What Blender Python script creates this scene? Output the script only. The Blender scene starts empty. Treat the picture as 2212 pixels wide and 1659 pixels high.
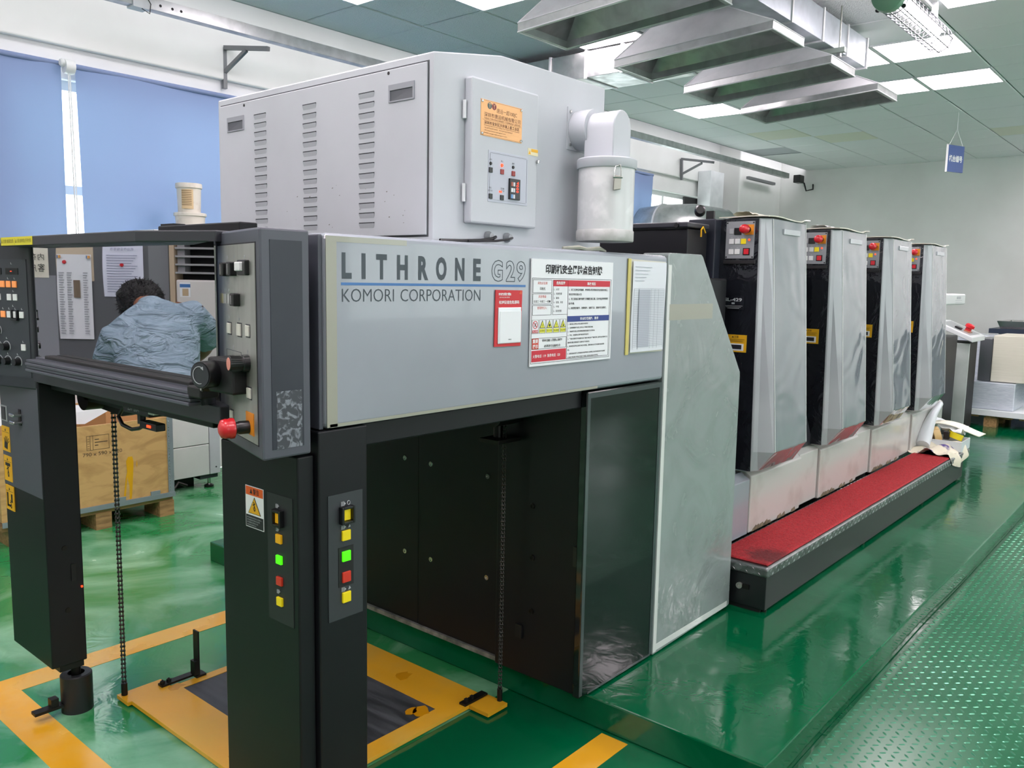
import bpy, bmesh, math, random
from mathutils import Vector, Matrix
random.seed(4)
S = bpy.context.scene
COL = S.collection
PI = math.pi

# ------------------------------------------------------------------ camera, world, exposure
def set_camera():
    yaw, pitch, roll = math.radians(40.2856), math.radians(-7.0334), math.radians(1.0987)
    fwd = Vector((math.cos(pitch)*math.cos(yaw), math.cos(pitch)*math.sin(yaw), math.sin(pitch)))
    r = fwd.cross(Vector((0, 0, 1))).normalized()
    u = r.cross(fwd)
    r2 = r*math.cos(roll)+u*math.sin(roll)
    u2 = -r*math.sin(roll)+u*math.cos(roll)
    cd = bpy.data.cameras.new('camera'); co = bpy.data.objects.new('camera', cd); COL.objects.link(co)
    m = Matrix((r2, u2, -fwd)).transposed().to_4x4(); m.translation = (0, 0, 1.55)
    co.matrix_world = m
    cd.sensor_fit = 'HORIZONTAL'; cd.sensor_width = 36; cd.lens = 1804.8/2212*36
    cd.clip_start = .05; cd.clip_end = 100
    S.camera = co
set_camera()
LAMP = 25.0          # radiance of the ceiling light panels
SKY = 5.2           # daylight outside the windows
w = bpy.data.worlds.new('sky'); S.world = w; w.use_nodes = True
w.node_tree.nodes['Background'].inputs[0].default_value = (.97, .94, .99, 1)
w.node_tree.nodes['Background'].inputs[1].default_value = SKY
S.view_settings.view_transform = 'Standard'; S.view_settings.look = 'None'
S.view_settings.gamma = 1; S.view_settings.use_curve_mapping = False
S.view_settings.exposure = 0.06
S.cycles.max_bounces = 10; S.cycles.diffuse_bounces = 5; S.cycles.transparent_max_bounces = 12
S.cycles.caustics_reflective = False; S.cycles.caustics_refractive = False
S.cycles.sample_clamp_indirect = 6

# ------------------------------------------------------------------ materials
def lin(h):
    h = h.lstrip('#'); o = []
    for i in (0, 2, 4):
        c = int(h[i:i+2], 16)/255
        o.append(c/12.92 if c <= .04045 else ((c+.055)/1.055)**2.4)
    return tuple(o)+(1,)
MATS = {}
def mat(name, c='#888888', rough=.5, metal=0., c2=None, ns=6., nd=4, lo=.4, hi=.65, r2=None, bump=0., bs=40., bd=.01,
        coat=0., emit=None, es=0., stretch=None, spec=.5, dist=0., bdet=3):
    if name in MATS: return MATS[name]
    m = bpy.data.materials.new(name); m.use_nodes = True
    nt = m.node_tree; P = nt.nodes['Principled BSDF']; N = nt.nodes.new; L = nt.links.new
    P.inputs['Base Color'].default_value = lin(c); P.inputs['Roughness'].default_value = rough
    P.inputs['Metallic'].default_value = metal; P.inputs['Specular IOR Level'].default_value = spec
    P.inputs['Coat Weight'].default_value = coat; P.inputs['Coat Roughness'].default_value = .04
    if emit:
        P.inputs['Emission Color'].default_value = lin(emit); P.inputs['Emission Strength'].default_value = es
    vec = None
    if c2 or bump or r2 is not None:
        tc = N('ShaderNodeTexCoord'); vec = tc.outputs['Object']
        if stretch:
            mp = N('ShaderNodeMapping'); mp.inputs['Scale'].default_value = stretch; L(vec, mp.inputs[0]); vec = mp.outputs[0]
    if c2 or r2 is not None:
        n = N('ShaderNodeTexNoise'); n.inputs['Scale'].default_value = ns; n.inputs['Detail'].default_value = nd
        n.inputs['Distortion'].default_value = dist; L(vec, n.inputs['Vector'])
        mr = N('ShaderNodeMapRange'); mr.inputs[1].default_value = lo; mr.inputs[2].default_value = hi; L(n.outputs[0], mr.inputs[0])
        if c2:
            mx = N('ShaderNodeMix'); mx.data_type = 'RGBA'; mx.inputs[6].default_value = lin(c); mx.inputs[7].default_value = lin(c2)
            L(mr.outputs[0], mx.inputs[0]); L(mx.outputs[2], P.inputs['Base Color'])
        if r2 is not None:
            m2 = N('ShaderNodeMapRange'); m2.inputs[3].default_value = rough; m2.inputs[4].default_value = r2
            L(mr.outputs[0], m2.inputs[0]); L(m2.outputs[0], P.inputs['Roughness'])
    if bump:
        n = N('ShaderNodeTexNoise'); n.inputs['Scale'].default_value = bs; n.inputs['Detail'].default_value = bdet
        n.inputs['Distortion'].default_value = dist; L(vec, n.inputs['Vector'])
        b = N('ShaderNodeBump'); b.inputs['Strength'].default_value = bump; b.inputs['Distance'].default_value = bd
        L(n.outputs[0], b.inputs['Height']); L(b.outputs[0], P.inputs['Normal'])
        if coat: L(b.outputs[0], P.inputs['Coat Normal'])
    MATS[name] = m
    return m

# ------------------------------------------------------------------ mesh builder
class Fr:
    "a local frame: u to the right, v up, w out of the surface"
    def __init__(s, o, right, up=(0, 0, 1)):
        s.o = Vector(o); s.r = Vector(right).normalized(); s.u = Vector(up).normalized(); s.n = s.r.cross(s.u).normalized()
    def __call__(s, u, v, w=0): return s.o+s.r*u+s.u*v+s.n*w
class World:
    def __call__(s, x, y, z): return Vector((x, y, z))
WD = World()
def SY(y): return Fr((0, y, 0), (1, 0, 0))                # surface facing -Y: u = x, v = z
def SX(x): return Fr((x, 0, 0), (0, -1, 0))               # surface facing -X: u = -y, v = z
class M:
    def __init__(s): s.v = []; s.f = []; s.mi = []
    def add(s, vs, fs, k=0):
        b = len(s.v); s.v += [Vector(p) for p in vs]
        for f in fs: s.f.append([i+b for i in f]); s.mi.append(k)
        return s
    def box(s, a0, a1, b0, b1, c0, c1, fr=WD, k=0):
        vs = [fr(x, y, z) for z in (c0, c1) for y in (b0, b1) for x in (a0, a1)]
        return s.add(vs, [(0, 2, 3, 1), (4, 5, 7, 6), (0, 1, 5, 4), (2, 6, 7, 3), (0, 4, 6, 2), (1, 3, 7, 5)], k)
    def loft(s, rings, caps=True, k=0, closed=True):
        n = len(rings[0]); vs = [p for r in rings for p in r]; fs = []
        for i in range(len(rings)-1):
            for j in range(n if closed else n-1):
                a, b = i*n+j, i*n+(j+1) % n
                fs.append((a, b, b+n, a+n))
        if caps: fs += [tuple(range(n))[::-1], tuple(range((len(rings)-1)*n, len(rings)*n))]
        return s.add(vs, fs, k)
    def prism(s, poly, c0, c1, fr=WD, k=0, axes='uvw'):
        def P(a, b, c):
            d = {axes[0]: a, axes[1]: b, axes[2]: c}; return fr(d['u'], d['v'], d['w'])
        return s.loft([[P(a, b, c0) for a, b in poly], [P(a, b, c1) for a, b in poly]], k=k)
    def cyl(s, p, q, r, n=16, r2=None, caps=True, k=0):
        p, q = Vector(p), Vector(q); d = (q-p).normalized()
        a = d.orthogonal().normalized(); b = d.cross(a); r2 = r if r2 is None else r2
        return s.loft([[c+(a*math.cos(2*PI*i/n)+b*math.sin(2*PI*i/n))*rr for i in range(n)] for c, rr in ((p, r), (q, r2))], caps, k)
    def lathe(s, prof, c, ax=(0, 0, 1), n=24, caps=True, k=0):
        c = Vector(c); d = Vector(ax).normalized(); a = d.orthogonal().normalized(); b = d.cross(a)
        return s.loft([[c+d*h+(a*math.cos(2*PI*i/n)+b*math.sin(2*PI*i/n))*max(r, 1e-4) for i in range(n)] for r, h in prof], caps, k)
    def tube(s, pts, r, n=8, k=0):
        pts = [Vector(p) for p in pts]; rings = []; a = None
        for i, p in enumerate(pts):
            d = (pts[min(i+1, len(pts)-1)]-pts[max(i-1, 0)]).normalized()
            a = d.orthogonal().normalized() if a is None else (a-d*a.dot(d)).normalized()
            b = d.cross(a); rr = r[i] if isinstance(r, (list, tuple)) else r
            rings.append([p+(a*math.cos(2*PI*j/n)+b*math.sin(2*PI*j/n))*rr for j in range(n)])
        return s.loft(rings, True, k)
    def grid(s, nu, nv, fn, k=0):
        vs = [fn(i/nu, j/nv) for j in range(nv+1) for i in range(nu+1)]; w = nu+1
        return s.add(vs, [(j*w+i, j*w+i+1, (j+1)*w+i+1, (j+1)*w+i) for j in range(nv) for i in range(nu)], k)
    def ob(s, name, m, parent=None, bevel=0., smooth=False, kind=None, label=None, segs=2, recalc=True):
        me = bpy.data.meshes.new(name)
        me.from_pydata([tuple(p) for p in s.v], [], s.f)
        for mm in (m if isinstance(m, (list, tuple)) else [m]): me.materials.append(mm)
        if len(me.polygons) == len(s.mi): me.polygons.foreach_set('material_index', s.mi)
        if recalc:
            bm = bmesh.new(); bm.from_mesh(me); bmesh.ops.recalc_face_normals(bm, faces=bm.faces); bm.to_mesh(me); bm.free()
        o = bpy.data.objects.new(name, me); COL.objects.link(o)
        if smooth: smooth_by_angle(me, smooth if smooth is not True else 40)
        if bevel:
            b = o.modifiers.new('edge', 'BEVEL'); b.width = bevel; b.segments = segs; b.limit_method = 'ANGLE'; b.angle_limit = math.radians(35)
        if parent: put(o, parent)
        if kind: o['kind'] = kind
        if label: o['label'] = label
        return o
def smooth_by_angle(me, deg):
    me.polygons.foreach_set('use_smooth', [True]*len(me.polygons))
    bm = bmesh.new(); bm.from_mesh(me); c = math.radians(deg)
    for e in bm.edges:
        if len(e.link_faces) == 2 and e.calc_face_angle(0) > c: e.smooth = False
    bm.to_mesh(me); bm.free(); me.update()
def put(o, parent):
    o.parent = parent; o.matrix_parent_inverse = parent_world(parent).inverted()
def parent_world(p):
    m = p.matrix_basis.copy()
    return (parent_world(p.parent) @ p.matrix_parent_inverse @ m) if p.parent else m
def thing(name, label, cat, loc=(0, 0, 0), group=None):
    o = bpy.data.objects.new(name, None); COL.objects.link(o); o.location = loc; o.empty_display_size = .05
    o['label'] = label; o['category'] = cat
    if group: o['group'] = group
    return o
def tag(o, label, cat, group=None):
    o['label'] = label; o['category'] = cat
    if group: o['group'] = group
    return o
def dup(root, d, label=None):
    kids = {}
    for o in ALLKIDS(root): kids.setdefault(o.parent, []).append(o)
    def rec(o, par):
        c = o.copy(); COL.objects.link(c)
        if par: c.parent = par; c.matrix_parent_inverse = o.matrix_parent_inverse.copy()
        for k in kids.get(o, []): rec(k, c)
        return c
    r = rec(root, None); r.location = root.location+Vector(d)
    if label: r['label'] = label
    return r
def ALLKIDS(root):
    out = []
    for o in COL.objects:
        p = o.parent
        while p is not None:
            if p == root: out.append(o); break
            p = p.parent
    return out
def sub(o, d, parent=None):
    "a copy of one piece, moved, under the same parent"
    c = o.copy(); COL.objects.link(c); c.location = o.location+Vector(d)
    return c

# ------------------------------------------------------------------ lettering
def glyphs(body, bold=0., outline=0.):
    cu = bpy.data.curves.new('t', 'FONT'); cu.body = body; cu.size = 1; cu.resolution_u = 3
    cu.offset = bold
    if outline: cu.fill_mode = 'NONE'; cu.bevel_depth = outline; cu.bevel_resolution = 0
    o = bpy.data.objects.new('t', cu); COL.objects.link(o)
    bpy.context.view_layer.update()
    dg = bpy.context.evaluated_depsgraph_get()
    me = bpy.data.meshes.new_from_object(o.evaluated_get(dg))
    vs = [v.co.copy() for v in me.vertices]; fs = [tuple(p.vertices) for p in me.polygons]
    bpy.data.objects.remove(o); bpy.data.curves.remove(cu); bpy.data.meshes.remove(me)
    return vs, fs
def text(m, body, fr, u0, u1, v0, v1, w=.0006, bold=0., outline=0., k=0, rot=0):
    "fit the words into the box u0..u1, v0..v1 of a frame"
    vs, fs = glyphs(body, bold, outline)
    if not vs: return m
    if rot: vs = [Vector((-v.y, v.x, v.z)) for v in vs]
    xs = [v.x for v in vs]; ys = [v.y for v in vs]
    a, b, c, d = min(xs), max(xs), min(ys), max(ys)
    sx = (u1-u0)/max(b-a, 1e-5); sy = (v1-v0)/max(d-c, 1e-5)
    m.add([fr(u0+(v.x-a)*sx, v0+(v.y-c)*sy, w+(v.z*.02 if outline else 0)) for v in vs], fs, k)
    return m

# ------------------------------------------------------------------ shared materials
WALL = mat('wall_paint', '#e4e4e2', .75, c2='#dbdbd8', ns=1.2)
CEIL = mat('ceiling_board', '#eceef0', .6, bump=.05, bs=90)
CEILG = mat('ceiling_grid', '#b8bcc2', .5)
GALV = mat('galvanised_steel', '#c9cccb', .32, 1., c2='#b0b4b3', ns=9, lo=.35, hi=.7, r2=.46, dist=.6, bump=.06, bs=5, bd=.02)
GALVP = mat('galvanised_outer', '#e0e2e4', .42, .15, c2='#d4d7d9', ns=7, r2=.55, bump=.06, bs=4, bd=.02)
WHITE = mat('white_enamel', '#b6bbc0', .38, c2='#b0b5ba', ns=3, bump=.02, bs=300, bd=.001)
PANEL = mat('pale_grey_panel', '#91979f', .22, c2='#8b9199', ns=2, coat=.35)
FILMW = mat('film_covered_panel', '#8e9796', .16, c2='#838d8b', ns=3, r2=.3, coat=.6, bump=.35, bs=2.2, bd=.02, dist=2.2)
BLACK = mat('black_enamel', '#101115', .42, spec=.3, c2='#131418', ns=5, bump=.04, bs=400, bd=.001)
BLACKG = mat('dark_glossy_door', '#0f1415', .08, coat=.3, spec=.4)
DARKG = mat('dark_grey_enamel', '#2c2e34', .4, c2='#27292f', ns=4)
MIDG = mat('mid_grey_enamel', '#494c55', .45)
SOOT = mat('matte_black', '#0e0f11', .6)
RUBBER = mat('black_plastic', '#101113', .35)
STEEL = mat('brushed_steel', '#c4c6bf', .36, .85, c2='#b0b2ab', ns=20, stretch=(1, 1, .05), r2=.42)
CHROME = mat('bright_metal', '#c8c8c6', .2, 1.)
IRON = mat('oily_iron', '#2a2927', .45, .8)
RED = mat('red_plastic', '#c8202a', .3, coat=.3)
REDM = mat('red_paper', '#c4222b', .5)
ORANGE = mat('orange_plate', '#e08a1c', .5)
ORNGL = mat('orange_button', '#f09a5c', .4, emit='#f08a40', es=.25)
YEL = mat('yellow_button', '#d8c414', .4, emit='#d8c414', es=.18)
GRN = mat('green_lit_button', '#46e010', .4, emit='#50f010', es=.75)
REDB = mat('red_button', '#b83020', .4, emit='#b83020', es=.12)
LEDR = mat('red_led', '#ff3018', .4, emit='#ff3a18', es=3.)
WBTN = mat('white_button', '#dfe1e0', .4)
BTN = mat('ivory_button', '#d0d0c4', .4)
INK = mat('black_print', '#14161a', .6)
GINK = mat('grey_print', '#4e565c', .6, spec=.2)
BINK = mat('blue_print', '#3f6fa6', .5)
WINK = mat('white_print', '#e6e8e8', .5)
LINK = mat('pale_grey_print', '#a9adb0', .5)
PAPER = mat('white_paper', '#e2e5e8', .6)
IVORY = mat('ivory_paper', '#e6e2d0', .6)
LBLY = mat('yellow_label', '#e0a818', .5)
LBLY2 = mat('bright_yellow_tape', '#d8cc28', .5)
BLUEP = mat('navy_print', '#243a80', .5)
TAPE = mat('aged_clear_tape', '#98998c', .25, coat=.3)
SHEEN = mat('plastic_sheet_edge', '#d8dbd8', .12, coat=.8)

# ------------------------------------------------------------------ room
ZC, XB, YW = 3.38, 13.4, 6.1
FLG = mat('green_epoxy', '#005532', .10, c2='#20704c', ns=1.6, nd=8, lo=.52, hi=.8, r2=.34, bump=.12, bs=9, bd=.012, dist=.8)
FLG2 = mat('worn_glary_green_epoxy', '#2b8249', .12, c2='#8cc09c', ns=1.3, nd=10, lo=.46, hi=.70, r2=.30, bump=.22, bs=7, bd=.014, dist=1.6)  # worn patches, plus a paler green that carries the left floor's glare
FLY = mat('yellow_floor_paint', '#dba021', .22, c2='#d9b868', ns=2.2, nd=6, lo=.5, hi=.75, r2=.4)
PLT = mat('green_tread_plate', '#075a36', .19, c2='#12633f', ns=1.4, nd=6, r2=.30)
LUG = mat('highlit_lug_tops', '#3f8d6c', .22, .35)  # lighter green stands in for light caught on the lugs
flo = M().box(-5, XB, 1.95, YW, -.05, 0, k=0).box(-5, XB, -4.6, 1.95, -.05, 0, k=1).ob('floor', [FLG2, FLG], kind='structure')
P = .108
plinth = M()
def wav(x): return .0025*math.sin(x*2.1)+.0015*math.sin(x*4.7+1)
plinth.loft([[(2.312+.0*a, .93, 0), (2.312, .93, P), (2.312, 4.1, P), (2.312, 4.1, 0)] for a in (0,)]+[[(x, .93+wav(x), 0), (x, .93+wav(x), P), (x, 4.1, P), (x, 4.1, 0)] for x in [2.4+.12*i for i in range(90)]])
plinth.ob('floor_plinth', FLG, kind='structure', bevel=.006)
# painted lines, thin coats on the floor
for nm, a in (('yellow_line', (1.08, 2.3, 3.285, 3.415)), ('yellow_line', (.952, 1.08, -.6, 3.415)), ('yellow_line', (1.08, 2.296, 1.402, 1.508))):
    M().box(a[0], a[1], a[2], a[3], 0, .0012).ob(nm, FLY, flo)
# diamond plate beside the plinth: plate plus raised lugs
pl = M().box(1.3, 5.9, -2.2, .915, 0, .004).ob('steel_floor_plate', PLT, kind='structure')
M().box(5.905, 11.5, -2.2, .915, 0, .004).ob('steel_floor_plate', PLT, kind='structure')
lg = M(); q = .033
def lug(m, x, y, z, a, L=.013, W=.0042, H=.0022):
    c, s = math.cos(a), math.sin(a)
    r = [(-L, 0, 0), (-L*.5, -W, 0), (L*.5, -W, 0), (L, 0, 0), (L*.5, W, 0), (-L*.5, W, 0)]
    t = [(-L*.55, 0, H), (L*.55, 0, H)]
    T = lambda p: (x+p[0]*c-p[1]*s, y+p[0]*s+p[1]*c, z+p[2])
    m.add([T(p) for p in r+t], [(0, 1, 6), (1, 2, 7, 6), (2, 3, 7), (3, 4, 7), (4, 5, 6, 7), (5, 0, 6)])
for i in range(int((6.6-2.0)/q)):
    for j in range(int((.9+.5)/q)):
        x, y = 2.0+i*q, .9-j*q
        if y > -.45+ (x-2)*.28-.6: lug(lg, x, y, .004, PI/4 if (i+j) % 2 else -PI/4)
lg.ob('tread_lugs', LUG, pl, kind='stuff')

# walls
M().box(XB, XB+.2, -4.6, YW+.2, 0, 3.9).ob('wall_back', WALL, kind='structure')
YR = -4.6
wr = M(); added_winr = [(.2, 5.2, 1.0, 3.0), (6.2, 12.4, 1.0, 3.0)]; xs = -5.2  # unseen windows, added so daylight lifts the ceiling
for a, b, c, d in added_winr:
    wr.box(xs, a, YR-.2, YR, 0, 3.9); wr.box(a, b, YR-.2, YR, 0, c); wr.box(a, b, YR-.2, YR, d, 3.9); xs = b
wr.box(xs, XB+.2, YR-.2, YR, 0, 3.9); wr.ob('wall_right', WALL, kind='structure')
M().box(-5.2, -5, -4.6, YW+.2, 0, 3.9).ob('wall_front', WALL, kind='structure')
wl = M()
wins = [(1.0, 1.95, .95, 2.84), (2.05, 6.6, .95, 2.84), (8.6, 11.4, 1.0, 2.83)]
xs = -5.0
for a, b, c, d in wins:
    wl.box(xs, a, YW, YW+.2, 0, 3.9); wl.box(a, b, YW, YW+.2, 0, c); wl.box(a, b, YW, YW+.2, d, 3.9); xs = b
wl.box(xs, XB, YW, YW+.2, 0, 3.9)
wl.box(-5, XB, YW-.05, YW, 3.05, 3.9)                      # the beam over the windows stands a little proud
WLEFT = wl.ob('wall_left', WALL, kind='structure', bevel=.01)
M().box(11.9, XB, 5.7, YW, 0, 3.9).ob('wall_pier', WALL, kind='structure', bevel=.02)
FRAME = mat('window_frame_white', '#dfe4e2', .4)
gm = bpy.data.materials.new('window_glass'); gm.use_nodes = True; nt = gm.node_tree; nt.nodes.clear()
o_ = nt.nodes.new('ShaderNodeOutputMaterial'); mx = nt.nodes.new('ShaderNodeMixShader'); tr = nt.nodes.new('ShaderNodeBsdfTransparent'); gl = nt.nodes.new('ShaderNodeBsdfGlossy')
gl.inputs['Roughness'].default_value = .02; tr.inputs[0].default_value = (.9, .96, .93, 1); mx.inputs[0].default_value = .07
nt.links.new(tr.outputs[0], mx.inputs[1]); nt.links.new(gl.outputs[0], mx.inputs[2]); nt.links.new(mx.outputs[0], o_.inputs[0])
for n, (a, b, c, d, yw) in enumerate([w_+(YW,) for w_ in wins]+[w_+(YR-.18,) for w_ in added_winr], 1):
    fw = M(); fw.box(a, b, yw+.06, yw+.12, d-.06, d); fw.box(a, b, yw+.06, yw+.12, c, c+.06)
    nb = max(2, round((b-a)/1.0))
    for k in range(nb+1):
        x = a+(b-a-.05)*k/nb; fw.box(x, x+.05, yw+.06, yw+.12, c+.06, d-.06)
    zt = c+(d-c)*.60; fw.box(a, b, yw+.055, yw+.125, zt, zt+.06)
    wo = fw.ob('window_%d' % n, FRAME, kind='structure')  # the right-wall ones are added for their daylight
    for k in range(nb):
        x0 = a+(b-a-.05)*k/nb+.05; x1 = a+(b-a-.05)*(k+1)/nb
        M().box(x0, x1, yw+.085, yw+.09, c+.06, zt).ob('pane', gm, wo); M().box(x0, x1, yw+.085, yw+.09, zt+.06, d-.06).ob('pane', gm, wo)
# ceiling: tiles between grid joints, with light panels in some of the cells
ce = M().box(-5, XB, -4.6, 5.3, ZC+.012, ZC+.06).ob('ceiling', CEILG, kind='structure')
M().box(-5, XB, 5.3, YW, ZC+.30, ZC+.36).ob('ceiling_soffit', WALL, kind='structure')
TN = mat('embossed_tile', '#e8eaee', .5)
nt = TN.node_tree; tc = nt.nodes.new('ShaderNodeTexCoord'); wv = nt.nodes.new('ShaderNodeTexWave'); wv.inputs['Scale'].default_value = 9
wv.inputs['Distortion'].default_value = 6; wv.inputs['Detail'].default_value = 1; wv.inputs['Detail Scale'].default_value = 7; wv.bands_direction = 'Y'
bp = nt.nodes.new('ShaderNodeBump'); bp.inputs['Strength'].default_value = .35; bp.inputs['Distance'].default_value = .01
nt.links.new(tc.outputs['Object'], wv.inputs[0]); nt.links.new(wv.outputs[0], bp.inputs['Height']); nt.links.new(bp.outputs[0], nt.nodes['Principled BSDF'].inputs['Normal'])
TY_ = mat('yellowed_tile', '#e6e6d8', .6)
X0, Y0, T = 3.81, 4.06, .6
lights = {(3.21, 4.06), (3.81, 3.46), (5.01, 3.46), (5.61, 1.06), (6.81, 1.66), (6.81, 2.26), (8.01, 1.66), (8.01, 2.26), (8.01, 4.06),
          (1.41, 1.66), (1.41, 2.26), (.21, 3.46), (.21, 1.06), (-1.59, 1.66), (-1.59, 3.46), (-3.39, 2.26), (2.61, -.14), (.21, -.74), (-1.59, -.74), (5.01, -.74),  # from here on: unseen panels added to brighten the room
          (10.41, -.74), (10.41, -2.54), (12.21, -1.34), (12.21, .46), (5.01, -2.54), (2.01, -2.54), (-.99, -2.54), (8.01, -.74), (8.01, -2.54), (-3.39, -.14), (-3.39, 4.06)}
lights = {(round(a, 2), round(b, 2)) for a, b in lights}
gone = {(11.01, 4.66)}
CY, SYW = math.cos(math.radians(40.29)), math.sin(math.radians(40.29))
tm = {}
rest = M()
for i in range(-15, 17):
    for j in range(-15, 2):
        x, y = round(X0+i*T, 2), round(Y0+j*T, 2)
        if (x, y) in lights or (x, y) in gone: continue
        x1 = min(x+T, XB); y1 = min(y+T, 5.29)
        if x1 <= x or x < -4.9 or y < -4.5: continue
        cx, cy = x+.3, y+.3; dep = cx*CY+cy*SYW; lat = cx*SYW-cy*CY
        vis = dep > 3 and abs(lat) < dep*.62+.6 and (1.83/dep)*1804 < 700+.15*abs(lat)
        if vis:
            k = 'n' if cx < 6.2 else ('y' if (i, j) in ((11, -1), (12, -4), (10, 0)) else 'f')
            if (k, x1-x, y1-y) not in tm:
                dx, dy = x1-x, y1-y
                o = M().loft([[(.004, .004, .006), (dx-.004, .004, .006), (dx-.004, dy-.004, .006), (.004, dy-.004, .006)],
                              [(.012, .012, 0), (dx-.012, .012, 0), (dx-.012, dy-.012, 0), (.012, dy-.012, 0)]]).ob('ceiling_tile', {'n': TN, 'y': TY_, 'f': CEIL}[k], ce)
                tm[(k, x1-x, y1-y)] = o
            else:
                o = tm[(k, x1-x, y1-y)].copy(); COL.objects.link(o)
            o.location = (x, y, ZC+random.uniform(0, .003))
        else:
            rest.box(x+.004, x1-.004, y+.004, y1-.004, ZC, ZC+.008)
rest.ob('ceiling_tile_field', CEIL, ce, kind='stuff')
LED = mat('light_diffuser', '#ffffff', .5, emit='#ffeff6', es=LAMP)
ALU = mat('white_light_frame', '#e8eaec', .4)
near = {(3.21, 4.06): 'square ceiling light panel at the top edge, nearest the window wall', (3.81, 3.46): 'square ceiling light panel at the top edge, above the dryer cabinet',
        (5.01, 3.46): 'square ceiling light panel half hidden between the two nearest exhaust hoods', (8.01, 4.06): 'lone square ceiling light panel left of the smallest hood',
        (6.81, 1.66): 'long-looking ceiling light panel right behind the caged tube lamp', (6.81, 2.26): 'ceiling light panel peeping out at the duct end',
        (8.01, 1.66): 'ceiling light panel right of the farthest hood, the farther of the right row', (8.01, 2.26): 'ceiling light panel partly hidden behind the farthest hood, left of its twin',
        (5.61, 1.06): 'ceiling light panel at the top right corner beside the caged lamp'}
fm = dm = None
for (x, y) in sorted(lights):
    t = thing('ceiling_light', near.get((x, y), 'unseen square white ceiling light panel, added to brighten the room'), 'ceiling light', (x+.3, y+.3, ZC), 'square light panels in the ceiling')
    if fm is None:
        a = M(); a.box(-.298, .298, -.298, -.28, -.006, .012).box(-.298, .298, .28, .298, -.006, .012).box(-.298, -.28, -.28, .28, -.006, .012).box(.28, .298, -.28, .28, -.006, .012)
        fm = a.ob('frame', ALU); dm = M().box(-.28, .28, -.28, .28, 0, .008).ob('diffuser', LED); fo, do = fm, dm
    else:
        fo = fm.copy(); do = dm.copy(); COL.objects.link(fo); COL.objects.link(do)
    fo.parent = t; do.parent = t

# ------------------------------------------------------------------ blinds at the windows
BL = bpy.data.materials.new('blue_blind_fabric'); BL.use_nodes = True; nt = BL.node_tree; nt.nodes.clear()
o_ = nt.nodes.new('ShaderNodeOutputMaterial'); a_ = nt.nodes.new('ShaderNodeBsdfDiffuse'); b_ = nt.nodes.new('ShaderNodeBsdfTranslucent'); x_ = nt.nodes.new('ShaderNodeMixShader')
a_.inputs[0].default_value = lin('#8d9cc0'); b_.inputs[0].default_value = lin('#7799bd'); x_.inputs[0].default_value = .17
nt.links.new(a_.outputs[0], x_.inputs[1]); nt.links.new(b_.outputs[0], x_.inputs[2]); nt.links.new(x_.outputs[0], o_.inputs[0])
def blind(x0, x1, zt, zb, label, lean=0.):
    t = thing('roller_blind', label, 'blind', ((x0+x1)/2, YW-.08, zt), 'blue roller blinds at the windows')
    y0 = YW-.07
    M().grid(40, 24, lambda u, v: (x0+(x1-x0)*u+lean*v, y0-.012*math.sin(u*9+v*3)*math.sin(v*2.5+.6)-.01*math.sin(u*21), zt+(zb-zt)*v)).ob('fabric', BL, t, smooth=60, recalc=False)
    M().cyl((x0-.01, y0, zt+.005), (x1+.01, y0, zt+.005), .018, 12).ob('roller', BL, t, smooth=True)
    M().cyl((x0+lean, y0, zb), (x1+lean, y0, zb), .012, 8).ob('bottom_rail', mat('pale_blue_rail', '#9fb6cf', .5), t, smooth=True)
    return t
blind(.9, 2.42, 2.915, .9, 'blue roller blind at the left edge, left of the bright gap')
tb = blind(2.515, 6.7, 2.915, .9, 'wide blue roller blind between the bright gap and the white dryer cabinet', .02)
c_ = M(); c_.tube([(2.445, YW-.13, 2.93), (2.452, YW-.13, 2.0), (2.46, YW-.13, 1.0)], .004, 6).tube([(2.46, YW-.12, 2.93), (2.47, YW-.12, 2.0), (2.475, YW-.12, 1.0)], .004, 6)
c_.ob('cord', WBTN, tb)
k_ = M(); k_.lathe([(.0, -.04), (.045, -.04), (.05, 0), (.045, .02), (0, .02)], (2.465, YW-.12, 2.90), (1, 0, 0), 16).lathe([(.02, -.03), (.028, -.02), (.02, .03)], (2.43, YW-.12, 2.92), (1, 0, 0), 12)
k_.ob('cord_winder', WBTN, tb, smooth=True)
blind(8.7, 9.95, 2.99, 2.2, 'narrow blue roller blind far back, right of the dust canister')

# ------------------------------------------------------------------ the delivery end of the press
D = thing('press_delivery_unit', 'big pale grey and black delivery end of the printing press with its lettered side panel', 'printing press', (1.9, 2.4, 0))
sp = M().box(1.19, 2.731, 1.575, 1.80, 1.195, 1.652).ob('side_panel', PANEL, D, bevel=.014, segs=3)
M().box(1.178, 1.19, 1.585, 1.80, 1.195, 1.648).ob('end_cap', MIDG, D, bevel=.003)  # panel's end face, its shade put in as a darker grey
F = SY(1.575)
t = M()
for ch, a, b in (('L', 1.237, 1.266), ('I', 1.296, 1.308), ('T', 1.341, 1.375), ('H', 1.408, 1.444), ('R', 1.480, 1.515), ('O', 1.543, 1.582), ('N', 1.614, 1.650), ('E', 1.685, 1.715)):
    text(t, ch, F, a, b, 1.5475, 1.6085, bold=.045)
text(t, 'KOMORI', F, 1.237, 1.398, 1.4935, 1.5245, bold=-.008); text(t, 'CORPORATION', F, 1.42, 1.715, 1.4935, 1.5245, bold=-.008)
t.ob('lettering', GINK, sp, recalc=False)
t = M()
for ch, a, b in (('G', 1.760, 1.808), ('2', 1.822, 1.862), ('9', 1.868, 1.910)): text(t, ch, F, a, b, 1.547, 1.608, w=.0004, bold=.03, outline=.016)
t.ob('outline_lettering', GINK, sp, recalc=False)
M().box(1.235, 1.911, 1.5745, 1.576, 1.5325, 1.539).ob('blue_stripe', BINK, sp)
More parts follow.
